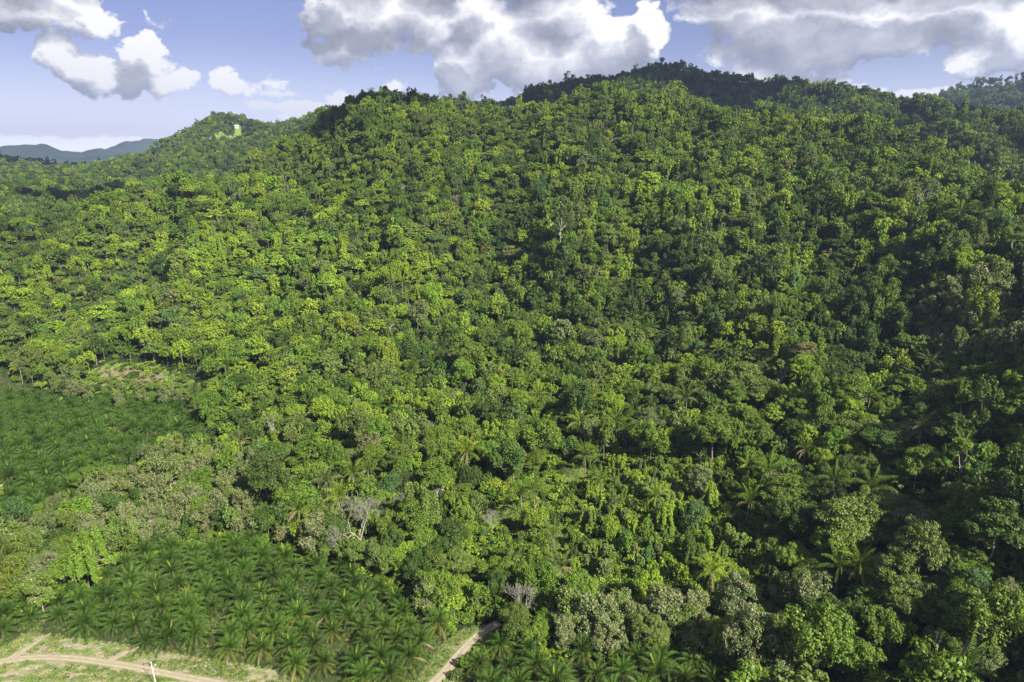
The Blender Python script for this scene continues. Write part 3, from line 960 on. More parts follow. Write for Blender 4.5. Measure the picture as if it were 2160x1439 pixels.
# ------------------------------------------------------------------ named single trees, at their places
rng = np.random.default_rng(11)
TAKEN = []          # x, y, radius: kept clear of the general forest
LAND = []           # landmarks for telling trees apart: (px, py, phrase)
PAL = {
    'deep green': (.048, .088, .012), 'mid green': (.090, .155, .015), 'bright green': (.146, .226, .017), 'yellow-green': (.160, .226, .018),
    'olive': (.100, .150, .026), 'grey-green': (.105, .142, .042), 'brownish': (.125, .135, .045), 'bluish-green': (.062, .118, .028), 'lime': (.20, .235, .025),
}


def tinted(col, k=.12):
    c = np.array(PAL[col]) * rng.uniform(1 - k, 1 + k) * rng.uniform(.94, 1.06, 3)
    return [float(v) for v in c]


def make_tree(name, cat, label, x, y, z, vi, sc, rot, tint, group=None):
    kind, cm, tm, so = VAR[vi]
    e = link(name, None, loc=(x, y, z), rot=(0, 0, rot), scale=sc)
    e.empty_display_size = 1
    e['label'] = label; e['category'] = cat
    if group: e['group'] = group
    link('crown', cm, parent=e, tint=tint)
    link('trunk', tm, parent=e)
    return e


def single(kind, px, py, label, col, sc=1.0, sh=None, name='broadleaf_tree', cat='tree', group=None, clear=.75, var=0, lm=None):
    k_ = 1.12 if py > 950 else (1.12 if py > 600 else 1.0)
    sc, sh = sc * k_, (sh or sc) * (k_ * .92)
    h = BASE_H[kind] * (sh or sc) * .6
    x, y, z = spot(px, py, h)
    TAKEN.append((x, y, BASE_R[kind] * sc * clear))
    o = make_tree(name, cat, label, x, y, z, VI[kind][var % len(VI[kind])], (sc, sc, sh or sc), rng.uniform(0, 6), tinted(col, .04), group)
    if lm: LAND.append((px, py, lm))
    return o


def single_bare(key, px, py, h, label, sc=1.0, name='leafless_tree', lm=None, group=None, crown=None, clear=3.5, base=False):
    """px, py is the foot of the trunk when base is set, else the middle of the crown"""
    x, y, z = spot(px, py, 0.3 if base else h * sc * .55)
    TAKEN.append((x, y, clear))
    tk_, br_ = BARE[key]
    e = link(name, None, loc=(x, y, z), rot=(0, 0, rng.uniform(0, 6)), scale=(sc, sc, sc))
    e['label'] = label; e['category'] = 'tree'
    if group: e['group'] = group
    link('trunk', tk_, parent=e); link('branches', br_, parent=e)
    if lm: LAND.append((px, py, lm))
    return e


single_bare('spread', 762, 1115, 12, 'big wide-crowned grey leafless tree on the lower slope above the oil palms', 1.75, lm='the big grey leafless tree', clear=7)
single_bare('spread', 855, 1068, 10, 'smaller grey leafless tree uphill right of the big grey one', .8, lm='the small grey leafless tree', clear=4)
single_bare('vase', 924, 1050, 12, 'pale leafless tree with long upswept limbs, left of the grassy clearing', 1.05, lm='the pale upswept leafless tree', clear=4)
single_bare('vase', 574, 905, 12, 'pale-limbed vase-shaped tree with very thin green crown on lower left slope', 1.25, lm='the pale vase-shaped tree', clear=6)
single_bare('white', 1938, 425, 22, 'tall white-trunked bare tree high on the right shoulder of the hill', .95, lm='the tall white-trunked tree', clear=7, name='tall_bare_tree')
single_bare('white', 2151, 530, 22, 'tall pale bare trunk standing at the right edge, halfway up the slope', .9, lm='the pale trunk at the right edge', clear=5, name='tall_bare_tree')
single_bare('tangle', 1105, 1285, 10, 'tangled bare brown tree beside the end of the narrow dirt track', 1.35, lm='the tangled bare tree', clear=6)
single_bare('small', 1042, 1100, 9, 'small thin bare tree with sparse yellow leaves in the grassy clearing', .95, lm='the small bare clearing tree', clear=3.5)
single_bare('small', 968, 425, 9, 'small dark bare tree high in the middle of the hill', 1.0, clear=3)
single_bare('spread', 792, 574, 10, 'pale grey dead crown among bright trees on the middle left slope', .75, lm='the pale grey dead crown', clear=4)
single_bare('small', 1198, 510, 9, 'greyish leafless crown in the upper middle slope', 1.0, clear=3)
single_bare('small', 985, 780, 9, 'thin grey bare tree in the middle of the lower slope', 1.0, lm='the thin grey mid-slope tree', clear=3)
single_bare('spread', 1168, 925, 9, 'grey twiggy bare crown left of the large wild palms', .6, lm='the grey twiggy crown', clear=3)
single_bare('small', 855, 405, 9, 'brown-grey leafless crown high on the left part of the hill', 1.1, clear=3)
single_bare('vase', 850, 832, 12, 'pale thin-leaved tree with white limbs above the lower left palms', .8, lm='the pale thin-leaved tree', clear=4)
single_bare('small', 207, 1040, 9, 'forked bare tree standing among pale flowering trees by the upper plantation', .8, lm='the forked bare tree', clear=2)
single_bare('small', 1895, 1240, 9, 'small grey bare tree low on the right slope', .8, clear=2.5)
# thin green veil of leaves on the vase-shaped tree: its own twigs carry small leaves
vb = Buf(); r2 = np.random.default_rng(77)
for k in range(26):
    d = ball(r2, 1, .8)[0]
    c0 = np.array([d[0] * 5.5, d[1] * 5.5, 8.5 + d[2] * 3.2])
    q = c0 + r2.normal(size=(55, 3)) * (1.3, 1.3, .6)
    vb.leaves(q, r2.normal(size=(55, 3)) + (0, 0, .8), .17, r2)
VEIL = vb.mesh('leaf_veil', [M_leaf])
for o in list(C.objects):
    if o.name.startswith('leafless_tree') and o.type == 'EMPTY' and 'vase-shaped' in o['label']:
        link('leaves', VEIL, parent=o, tint=tinted('olive'))
    if o.type == 'EMPTY' and o.get('label', '').startswith('pale thin-leaved'):
        link('leaves', VEIL, parent=o, tint=tinted('grey-green'))

FEA = dict(name='feathery_tree')
single('feather', 958, 1200, 'large round feathery olive-green tree left of the dirt track end', 'olive', 1.15, 1.1, lm='the round feathery tree', **FEA)
single('feather', 1990, 1190, 'large round feathery green tree low on the right slope', 'mid green', 1.2, 1.1, var=1, lm='the right feathery tree', **FEA)
single('feather', 822, 690, 'dark olive dome of a feathery tree in the middle left slope', 'olive', 1.3, 1.0, lm='the dark olive dome tree', **FEA)
single('feather', 1312, 700, 'wide dull olive feathery dome tree at mid slope right of centre', 'olive', 1.45, 1.0, var=1, lm='the wide olive dome tree', **FEA)
single('feather', 185, 1010, 'broad layered mid-green tree at the edge of the upper plantation', 'mid green', 1.25, .8, lm='the broad layered tree', **FEA)
single('feather', 125, 1150, 'dark feathery spreading tree right of the bamboo clump', 'deep green', 1.25, .95, var=1, lm='the dark spreading tree', **FEA)
single('feather', 750, 605, 'broad dark green tree beside the pale grey dead crown', 'deep green', 1.2, .95, **FEA)
single('feather', 2060, 440, 'rounded yellowish tree on the right end of the hill', 'yellow-green', 1.1, 1.0, **FEA)
single('feather', 1690, 870, 'thin feathery green tree right of centre, among the dark trees', 'mid green', 1.1, 1.1, lm='the thin feathery tree', **FEA)

TE = dict(name='pale_flowering_tree', group='trees in pale cream flower')
teaks = [
    (660, 1130, 1.25, 'cream-flowering tree just left of the big grey leafless tree', 'the cream-topped tree'),
    (250, 1030, 1.1, 'tall cream-flowering tree at the left end of the belt between plantations', None),
    (318, 1040, 1.2, 'greyish cream-flowering tree in the middle of the belt between plantations', 'the greyish flowering trees'),
    (375, 1050, 1.1, 'green tree with pale flowers behind the lower oil palms, second belt row', None),
    (400, 1000, 1.1, 'pale flowering tree near the right end of the belt between plantations', None),
    (465, 985, 1.2, 'palest cream-flowering tree at the right end of the belt', 'the palest belt tree'),
    (215, 1070, 1.0, 'cream-flowering tree with a dark trunk showing below its crown', None),
    (1200, 1290, 1.2, 'cream-flowering tree right beside the tangled bare tree', None),
    (1255, 1310, 1.25, 'wide pale flowering tree behind the right-hand oil palms', 'the wide pale flowering tree'),
    (1310, 1290, 1.1, 'pale green flowering tree, third right of the tangled bare tree', None),
    (1395, 1290, 1.3, 'brownish cream-flowering tree in front of the dark hollow', 'the brownish flowering tree'),
    (1440, 1320, 1.0, 'small olive flowering tree beside the yellow-leaved shrub', None),
    (1555, 1270, 1.2, 'pale brown flowering tree standing alone on the lower right slope', 'the lone pale brown tree'),
    (1590, 1340, 1.2, 'cream-flowering tree just below the lone pale brown one', None),
    (1640, 1400, 1.1, 'lowest cream-flowering tree on the right, at the bottom edge', None),
    (1855, 1225, 1.05, 'rounded pinkish-cream tree just left of the large right feathery tree', 'the pinkish-cream tree'),
    (150, 822, .85, 'leftmost cream-flowering tree in the row above the upper plantation', None),
    (185, 828, .8, 'pale tree, second in the row above the upper plantation', None),
    (250, 842, .8, 'dark-trunked pale tree below the brown clearing', None),
    (300, 838, .8, 'pale olive tree in the middle of the row below the clearing', None),
    (345, 836, .85, 'yellowish pale tree right of the middle in the row below the clearing', None),
    (382, 838, .8, 'last pale tree of the row below the clearing, next to a palm', 'the last pale row tree'),
    (105, 1205, 1.0, 'small cream-flowering tree beside the bamboo clump', 'the small cream tree'),
    (85, 1250, .95, 'small pinkish flowering tree low beside the bamboo, near the front oil palms', None),
    (2010, 620, 1.3, 'large silvery flowering tree on the right slope', 'the silvery tree'),
    (2045, 665, 1.2, 'silvery green tree just below the large silvery one', None),
    (2115, 740, 1.3, 'dull silvery spreading tree near the right edge', 'the dull silvery tree'),
    (900, 1260, 1.0, 'brownish flowering tree at the left foot of the round feathery tree', None),
    (1285, 215, .9, 'brownish bare-topped tree on the summit ridge, left of centre peak', None),
    (1385, 205, 1.0, 'brownish flowering tree on the top of the centre peak', None),
    (1480, 1020, 1.0, 'grey-green pale tree on the middle right slope', None),
    (105, 1440, 1.0, None, None),
]
for i, (px, py, sc, lb, lm) in enumerate(teaks):
    if lb is None: continue
    single('teak', px, py, lb, ['grey-green', 'olive', 'grey-green', 'mid green'][i % 4] if px < 1900 else 'grey-green', sc * .95, sc, var=i, lm=lm, **TE)

# yellow-leaved shrub and yellow spots
single('round', 1395, 1358, 'yellow-orange leaved bushy tree above the right-hand oil palms', 'lime', .55, .5, lm='the yellow bushy tree')
single('round', 1785, 290, 'small vivid yellow tree on the right skyline of the hill', 'lime', .6, .7)
single('round', 330, 425, 'rounded yellow-green tree rising from the left shoulder of the hill', 'yellow-green', 1.3, 1.2, lm='the rounded yellow-green tree')
single('round', 372, 405, 'large dark tree beside the rounded yellow-green one on the left shoulder', 'deep green', 1.5, 1.4)
single('tall', 790, 195, 'large dark tree crowning the left peak', 'deep green', .75, .62)
single('round', 762, 205, 'dark tree just left of the one crowning the left peak', 'deep green', 1.2, 1.0)
single('round', 1130, 1105, 'bright conical green tree in the grassy clearing', 'bright green', .9, .95, lm='the bright conical tree')

# bamboo clump at the left edge
def bamboo(seed):
    r_ = np.random.default_rng(seed); cu = Buf(); lf = Buf()
    for k in range(46):
        a = r_.uniform(0, 2 * PI); q = 2.2 * math.sqrt(r_.random())
        p = np.array([math.cos(a) * q, math.sin(a) * q, -.5]); lean = r_.uniform(.05, .42)
        L = r_.uniform(9, 14); ns = 7
        for s_ in range(ns):
            t = (s_ + 1) / ns
            d = np.array([math.cos(a) * lean * (1 + 2.6 * t * t), math.sin(a) * lean * (1 + 2.6 * t * t), 1 - .9 * lean * t * t * 2]); d /= np.linalg.norm(d)
            e = p + d * L / ns
            cu.tube(p, e, .06, .055, 4)
            if s_ > 1:
                m_ = 26
                c_ = p + (e - p) * r_.random((m_, 1)) + r_.normal(size=(m_, 3)) * (.75, .75, .5)
                lf.leaves(c_, r_.normal(size=(m_, 3)) * .6 + (math.cos(a) * .4, math.sin(a) * .4, .8), .34, r_, aspect=.3)
            p = e
    return cu.mesh('culms', [M_spear]), lf.mesh('bamboo_leaves', [M_leaf])


BC, BL = bamboo(3)
for px, py, sc, lb in [(20, 1170, 1.15, 'tall yellow-green bamboo clump at the left edge, upper part'), (60, 1195, .95, 'bamboo clump leaning right towards the small cream tree'),
                       (15, 1225, 1.1, 'dense bamboo clump at the left edge just above the front oil palms'), (-50, 1190, 1.2, 'bamboo clump cut by the left edge of the view')]:
    x, y, z = spot(px, py, 6 * sc)
    TAKEN.append((x, y, 4.5 * sc))
    e = link('bamboo_clump', None, loc=(x, y, z), rot=(0, 0, rng.uniform(0, 6)), scale=(sc * 1.15, sc * 1.15, sc * .85)); e['label'] = lb; e['category'] = 'bamboo'; e['group'] = 'bamboo at the left edge'
    link('leaves', BL, parent=e, tint=[.115, .145, .022]); link('culms', BC, parent=e)
LAND.append((25, 1190, 'the bamboo clump'))

# ---- wild palms
WP = [
    (1303, 880, 1.35, 'largest wild palm, standing in the centre right of the lower slope', 'the largest wild palm'),
    (1322, 905, 1.0, 'wild palm just in front of the largest one, centre right', None),
    (1226, 885, 1.15, 'bright yellow-green wild palm left of the largest one', 'the bright wild palm'),
    (1242, 838, .95, 'wild palm above the bright yellow-green one', None), (1136, 828, 1.0, 'wild palm with yellowing fronds at middle slope', 'the yellowing wild palm'),
    (1450, 832, 1.15, 'dark wild palm right of the two largest at middle slope', 'the dark wild palm'), (985, 945, 1.3, 'tall bright wild palm in the centre left of the lower slope', 'the tall bright palm'),
    (1236, 955, 1.0, 'wild palm standing above the right end of the grassy clearing', None),
    (1620, 985, 1.3, 'large wild palm with drying lower fronds on the lower right slope', 'the right wild palm'), (1762, 1002, 1.1, 'wild palm, second of the three on the lower right slope', None),
    (1842, 1018, 1.25, 'wild palm with hanging dry fronds, third on the lower right slope', 'the drooping wild palm'), (1578, 1050, .95, 'smaller wild palm below left of the large lower right one', None),
    (1498, 1195, 1.2, 'low spreading yellowish palm surrounded by bright undergrowth', 'the low spreading palm'),
    (1100, 1035, 1.3, 'big dark palm cluster member at the head of the grassy clearing', 'the clearing palm'), (1130, 1028, 1.15, 'palm just right of the big dark one at the clearing head', None),
    (1185, 1190, .9, 'small grey-green palm below the grassy clearing', None), (1170, 1120, .85, 'small palm at the lower end of the grassy clearing', None),
    (690, 1008, 1.15, 'wild palm group member, left, above the big grey leafless tree', 'the left wild palms'), (712, 1040, 1.1, 'wild palm with bright upright fronds above the cream-topped tree', None),
    (745, 990, 1.0, 'wild palm right of the left group on the lower slope', None), (628, 1068, 1.1, 'wild palm directly above the cream-topped tree', None), (775, 985, .9, 'slender wild palm at the right of the left group', None),
    (855, 1010, 1.0, 'wild palm above the small grey leafless tree', None), (412, 742, 1.1, 'tall palm at the right end of the brown clearing', None), (428, 752, 1.0, 'palm beside the tall one right of the clearing', None),
    (472, 762, 1.25, 'tallest palm of those right of the clearing', 'the clearing-side palms'), (485, 790, .9, 'low palm below the tallest one right of the clearing', None),
    (408, 828, 1.0, 'palm at the corner of the upper plantation', None), (40, 768, 1.1, 'silvery palm at the far left edge of the forest', 'the silvery left palm'),
    (195, 682, 1.0, 'dry whitish palm above the brown clearing', None), (272, 738, .9, 'slim palm on a bare trunk above the brown clearing', None), (60, 720, 1.0, 'palm leaning over the left forest edge', None),
    (862, 622, 1.1, 'yellowing palm at the middle slope right of the broad dark tree', 'the yellowing mid palm'), (848, 590, .95, 'palm above the yellowing mid-slope one', None), (880, 588, .9, 'palm to the right above the yellowing mid-slope one', None),
    (825, 595, .9, 'palm nearest the pale grey dead crown', None), (812, 622, .85, 'small palm below the pale grey dead crown', None), (540, 498, 1.0, 'silvery palm high on the left slope', None), (665, 405, 1.0, 'pale palm near the left upper slope', None),
    (660, 440, .95, 'yellowish palm below the pale upper left one', None), (878, 518, .9, 'straw-coloured palm in the middle upper slope', None), (1025, 522, .95, 'bright palm in the upper middle slope', None),
    (1350, 692, 1.0, 'palm right of the wide olive dome tree', None), (1375, 688, .95, 'second palm right of the wide olive dome tree', None), (1130, 645, .9, 'palm in the upper centre slope', None), (1165, 652, .95, 'palm beside the upper centre one', None),
    (1405, 640, .95, 'palm up and right of the wide olive dome tree', None), (1360, 602, .9, 'small yellow palm above the wide olive dome tree', None), (912, 765, 1.05, 'dark palm in the middle of the lower slope', None),
    (1180, 790, .9, 'dark small palm above the yellowing wild palm', None), (1835, 830, 1.0, 'palm on the right slope above the dark hollow', None), (1965, 760, 1.0, 'tall pale palm on the right slope', None),
    (1945, 900, 1.0, 'green palm on the right slope below the tall pale one', None), (2035, 935, 1.0, 'palm near the right edge at middle height', None), (1700, 940, .95, 'palm between the thin feathery tree and the right wild palms', None),
    (2040, 1400, 1.3, 'dark palm in the bottom right hollow', 'the bottom right palm'), (1770, 1190, 1.1, 'palm with arching dark fronds left of the pinkish-cream tree', None), (1815, 1180, 1.1, 'bright palm just left of the pinkish-cream tree', None),
    (1525, 235, 1.1, 'dark palm standing on the skyline right of the centre peak', None), (400, 588, .9, 'pale palm on the left slope', None), (320, 595, .9, 'yellowish palm on the far left slope', None), (225, 610, 1.0, 'bright-fronded palm on the far left slope', None),
    (440, 965, .95, 'bright palm at the edge between forest and upper plantation', None), (510, 925, 1.0, 'dark palm left of the pale vase-shaped tree', None), (795, 850, .9, 'arching palm on the lower middle slope', None),
    (100, 640, .95, 'pale palm near the left edge of the slope', None), (1950, 790, .9, 'dark palm right of the dark hollow', None),
]
for i, (px, py, sc, lb, lm) in enumerate(WP):
    sc *= 1.08 if py > 800 else 1.0
    x, y, z = spot(px, py, 13.0 * sc)
    TAKEN.append((x, y, 5.6 * sc))
    rz = rng.uniform(0, 6.28)
    col = tinted('yellow-green', .1) if any(k in lb for k in ('yellow', 'bright', 'straw')) else (tinted('grey-green') if any(k in lb for k in ('silvery', 'pale', 'grey', 'whitish')) else tinted('mid green'))
    col = [c_ * .72 for c_ in col]
    e = link('wild_palm', None, loc=(x, y, z), rot=(rng.uniform(-.06, .06), rng.uniform(-.06, .06), rz), scale=(sc,) * 3)
    e['label'] = lb; e['category'] = 'palm'; e['group'] = 'wild palms in the forest'
    link('trunk', WILD_TRUNK, parent=e)
    lay = WILD_LAY[i % 4]
    if math.hypot(x, y) < 420:
        for k, (c_, v_, yw, s_, zz) in enumerate(lay):
            dry = c_ == 4 and (k + i) % 3 != 0
            f = link('frond', WILD_DRY[v_] if dry else WILD_ME[c_][v_], parent=e, loc=(0, 0, zz), rot=(0, 0, yw), scale=(s_,) * 3)
            if not dry: f['tint'] = col
    else:
        link('crown', WILD_CROWN[i % 4], parent=e, tint=col)
    if lm: LAND.append((px, py, lm))

# ---- oil palms on a triangular grid
def grid_pts(poly, sp_, ang, seed, jit=.7):
    xs = [p[0] for p in poly]; ys = [p[1] for p in poly]
    cx_, cy_ = (min(xs) + max(xs)) / 2, (min(ys) + max(ys)) / 2
    Rr = max(max(xs) - min(xs), max(ys) - min(ys)) * .8
    r_ = np.random.default_rng(seed); out = []
    nrow = int(Rr / (sp_ * .866)) + 2; ncol = int(Rr / sp_) + 2
    for j in range(-nrow, nrow):
        for i in range(-ncol, ncol):
            u = (i + .5 * (j % 2)) * sp_; v = j * sp_ * .866
            x = cx_ + u * math.cos(ang) - v * math.sin(ang) + r_.normal() * jit
            y = cy_ + u * math.sin(ang) + v * math.cos(ang) + r_.normal() * jit
            out.append((x, y, j))
    A = np.array(out)
    return A[in_poly(A[:, 0], A[:, 1], poly)]


oil = []
for poly, nm, ang, sd_ in ((FIELD_LOW, 'the front block', R(4), 1), (FIELD_RIGHT, 'the block right of the track', R(-6), 2), (FIELD_UP, 'the upper left block', R(8), 3)):
    G = grid_pts(poly, 8.6, ang, sd_)
    keep = (dist_line(G[:, 0], G[:, 1], TRACK_RIGHT) > 5.5) & (dist_line(G[:, 0], G[:, 1], TRACK_MAIN) > 6) & (dist_line(G[:, 0], G[:, 1], TRACK_SPUR) > 4.5) & (dist_line(G[:, 0], G[:, 1], TRACK_SPUR2) > 4)
    for t_ in TAKEN: keep &= np.hypot(G[:, 0] - t_[0], G[:, 1] - t_[1]) > t_[2] * .6 + 1.5
    G = G[keep]
    px_, py_, cz_ = to_px(G[:, 0], G[:, 1], 4.0)
    vis = (px_ > -70) & (px_ < 2230) & (py_ < 1500) & (py_ > 0)
    G = G[vis]; px_ = px_[vis]; py_ = py_[vis]
    rows = sorted(set(G[:, 2]), key=lambda r_: G[G[:, 2] == r_, 1].mean())
    ordn = ['first', 'second', 'third', 'fourth', 'fifth', 'sixth', 'seventh', 'eighth', 'ninth', 'tenth', 'eleventh', 'twelfth', 'thirteenth', 'fourteenth', 'fifteenth', 'sixteenth', 'seventeenth',
            'eighteenth', 'nineteenth', 'twentieth', 'twenty-first', 'twenty-second', 'twenty-third', 'twenty-fourth', 'twenty-fifth', 'twenty-sixth', 'twenty-seventh', 'twenty-eighth', 'twenty-ninth', 'thirtieth']
    for ri, r_ in enumerate(rows):
        idx = np.nonzero(G[:, 2] == r_)[0]; idx = idx[np.argsort(G[idx, 0])]
        for ci, k in enumerate(idx):
            oil.append((G[k, 0], G[k, 1], nm, ordn[min(ri, 29)], ordn[min(ci, 29)], len(rows)))
oil.sort(key=lambda o_: math.hypot(o_[0], o_[1]))
r_ = np.random.default_rng(8)
OILSRC = bpy.data.collections.new('oil_palm_sources')
for k in range(5):
    OILSRC.objects.link(bpy.data.objects.new('oil_source_%d' % k, OIL_CROWN[k]))
oil_rest = []
for i, (x, y, nm, rw, cl, nr) in enumerate(oil):
    TAKEN.append((x, y, 3.2))
    if i >= 300:
        oil_rest.append((x, y)); continue
    if r_.random() < .04: continue
    sc = r_.uniform(.82, 1.30); old = r_.random() < .02
    g = r_.uniform(.72, 1.32)
    col = [.042 * g, .086 * g, .010 * g]
    if old: col = [.115, .150, .022]
    look = 'yellowing ' if old else ('small ' if sc < .88 else ('tall ' if sc > 1.1 else ''))
    e = link('oil_palm', None, loc=(x, y, float(ground(x, y))), rot=(r_.uniform(-.07, .07), r_.uniform(-.07, .07), r_.uniform(0, 6.28)), scale=(sc, sc, sc * r_.uniform(.95, 1.15)))
    e['label'] = f"{look}oil palm, {cl} from left in {rw} row of {nm}"
    e['category'] = 'palm'; e['group'] = 'oil palms of ' + nm
    link('trunk', OIL_TRUNK, parent=e)
    lay = OIL_LAY[i % 5]
    if i < 62:
        for k, (c_, v_, yw, s_, zz) in enumerate(lay):
            dry = c_ == 5 and (k * 7 + i) % 4 == 0
            f = link('frond', OIL_DRY[v_] if dry else OIL_ME[c_][v_], parent=e, loc=(0, 0, zz), rot=(0, 0, yw), scale=(s_,) * 3)
            if not dry: f['tint'] = [col[0] * (1 + 1.3 * (c_ == 5) + .3 * (c_ == 4)), col[1] * (1 + .45 * (c_ == 5)), col[2]]
    else:
        link('crown', OIL_CROWN[i % 5], parent=e, tint=col)
    if r_.random() < .55:
        link('spear_leaf', SPEAR, parent=e, loc=(0, 0, 3.0), rot=(r_.uniform(-.2, .2), r_.uniform(-.2, .2), r_.uniform(0, 6)), scale=(r_.uniform(.8, 1.15),) * 3)
LAND += [(600, 1250, 'the front oil palm block'), (200, 900, 'the upper left plantation'), (1250, 1400, 'the right oil palm block')]

# ------------------------------------------------------------------ instanced masses
def scatter(name, coll, pts, var, rotz, scl, tint, label, category=None, tilt=None, place_kind='stuff'):
    n_ = len(pts)
    me = bpy.data.meshes.new(name)
    me.vertices.add(n_); me.vertices.foreach_set('co', np.asarray(pts, np.float32).ravel())
    a = me.attributes.new('variant', 'INT', 'POINT'); a.data.foreach_set('value', np.asarray(var, np.int32))
    rot = np.zeros((n_, 3), np.float32); rot[:, 2] = rotz
    if tilt is not None: rot[:, :2] = tilt
    a = me.attributes.new('rot', 'FLOAT_VECTOR', 'POINT'); a.data.foreach_set('vector', rot.ravel())
    a = me.attributes.new('scl', 'FLOAT_VECTOR', 'POINT'); a.data.foreach_set('vector', np.asarray(scl, np.float32).ravel())
    a = me.attributes.new('tint', 'FLOAT_VECTOR', 'POINT'); a.data.foreach_set('vector', np.asarray(tint, np.float32).ravel())
    me.update()
    o = link(name, me, kind=place_kind, label=label)
    if category: o['category'] = category
    g = bpy.data.node_groups.new(name + '_nodes', 'GeometryNodeTree')
    g.interface.new_socket('Geometry', in_out='INPUT', socket_type='NodeSocketGeometry')
    g.interface.new_socket('Geometry', in_out='OUTPUT', socket_type='NodeSocketGeometry')
    N = g.nodes; L = g.links
    gi = N.new('NodeGroupInput'); go = N.new('NodeGroupOutput')
    ci = N.new('GeometryNodeCollectionInfo'); ci.inputs['Collection'].default_value = coll
    ci.inputs['Separate Children'].default_value = True; ci.inputs['Reset Children'].default_value = True
    ip = N.new('GeometryNodeInstanceOnPoints'); ip.inputs['Pick Instance'].default_value = True

    def na(nm, ty):
        q = N.new('GeometryNodeInputNamedAttribute'); q.data_type = ty; q.inputs[0].default_value = nm
        return [s_ for s_ in q.outputs if s_.enabled][0]
    L.new(gi.outputs[0], ip.inputs['Points']); L.new(ci.outputs[0], ip.inputs['Instance'])
    L.new(na('variant', 'INT'), ip.inputs['Instance Index'])
    er = N.new('FunctionNodeEulerToRotation'); L.new(na('rot', 'FLOAT_VECTOR'), er.inputs[0])
    L.new(er.outputs[0], ip.inputs['Rotation']); L.new(na('scl', 'FLOAT_VECTOR'), ip.inputs['Scale'])
    L.new(ip.outputs[0], go.inputs[0])
    md = o.modifiers.new('scatter', 'NODES'); md.node_group = g
    return o


if oil_rest:
    P = np.array([(x, y, 0) for x, y in oil_rest]); q = np.random.default_rng(4); n_ = len(P)
    sc = q.uniform(.85, 1.12, n_); g = q.uniform(.8, 1.2, n_)
    scatter('oil_palm_mass', OILSRC, P, q.integers(0, 5, n_), q.uniform(0, 6.28, n_), np.stack([sc] * 3, 1), np.stack([.042 * g, .086 * g, .010 * g], 1), 'dark green oil palms filling the far rows of the upper left plantation')

# ------------------------------------------------------------------ the general forest
G_ = np.random.default_rng(21)


def candidates(d0, d1, sp_, amax=R(46)):
    n_ = int(d1 / sp_) + 2
    I, J = np.meshgrid(np.arange(-n_, n_), np.arange(-2, int(n_ * 1.16) + 2), indexing='ij')
    X = (I + .5 * (J % 2)).ravel() * sp_ + G_.normal(size=I.size) * sp_ * .24
    Y = J.ravel() * sp_ * .88 + G_.normal(size=I.size) * sp_ * .24
    d = np.hypot(X, Y); a = np.arctan2(X, Y)
    k = (d > d0) & (d <= d1) & (np.abs(a) < amax)
    return np.stack([X[k], Y[k]], 1)


# what each line of sight already has in front of it, to leave out trees nobody can see
hor = np.full((NA, ND), -9.0)
el_g = np.arctan2(Z + 10 - H0, np.maximum(gd, 1)[None, :])
hor[:, 1:] = np.maximum.accumulate(el_g, axis=1)[:, :-1]


def horizon(x, y):
    a = np.arctan2(x, y); d = np.hypot(x, y)
    i = np.clip(np.rint((a - AZ0) / (AZ1 - AZ0) * (NA - 1)).astype(int), 0, NA - 1)
    j = np.clip(np.rint(d / DMAX * (ND - 1)).astype(int), 0, ND - 1)
    return hor[i, j]


sets = []
for d0, d1, sp_, s0, s1 in ((150, 330, 6.1, .45, .95), (330, 560, 6.1, .46, .92), (560, 900, 6.5, .48, .98), (900, 1500, 7.6, .5, 1.0), (1500, 2300, 9.0, .55, 1.1), (2300, 3600, 12.5, .8, 1.35)):
    P = candidates(d0, d1, sp_)
    s_ = G_.uniform(s0, s1, len(P)) * np.where(G_.random(len(P)) < .15, 1.4, 1) * np.exp(G_.normal(size=len(P)) * (.15 if d1 < 600 else .08)) * np.where(G_.random(len(P)) < (.02 if d1 < 600 else 0), 1.4, 1)
    sets.append(np.column_stack([P, s_]))
T = np.concatenate(sets)
x, y, s_ = T.T
z = ground(x, y)
ok = np.ones(len(x), bool)
for P in (FIELD_LOW, FIELD_RIGHT, FIELD_UP, VERGE, CLEAR_A, CLEAR_B, CLEAR_C, CLEAR_D): ok &= ~in_poly(x, y, P)
for L_, w_ in ((TRACK_MAIN, 7), (TRACK_RIGHT, 6)): ok &= dist_line(x, y, L_) > w_
for P in (FIELD_LOW, FIELD_RIGHT, FIELD_UP): ok &= dist_line(x, y, P + [P[0]]) > 2.0
for t_ in TAKEN:
    ok &= np.hypot(x - t_[0], y - t_[1]) > t_[2]
d = np.hypot(x, y)
ok &= np.arctan2(z + 26 - H0, d) > horizon(x, y) - .002
ok &= ~((d > 2400) & (z < 25))
x, y, z, s_, d = x[ok], y[ok], z[ok], s_[ok], d[ok]
px, py, cz = to_px(x, y, z + 8 * s_)
ok = (px > -330) & (px < 2560) & (py < 1640)
x, y, z, s_, d, px, py, cz = [v[ok] for v in (x, y, z, s_, d, px, py, cz)]
N_ = len(x)

# kinds by where they grow
u = G_.random(N_)
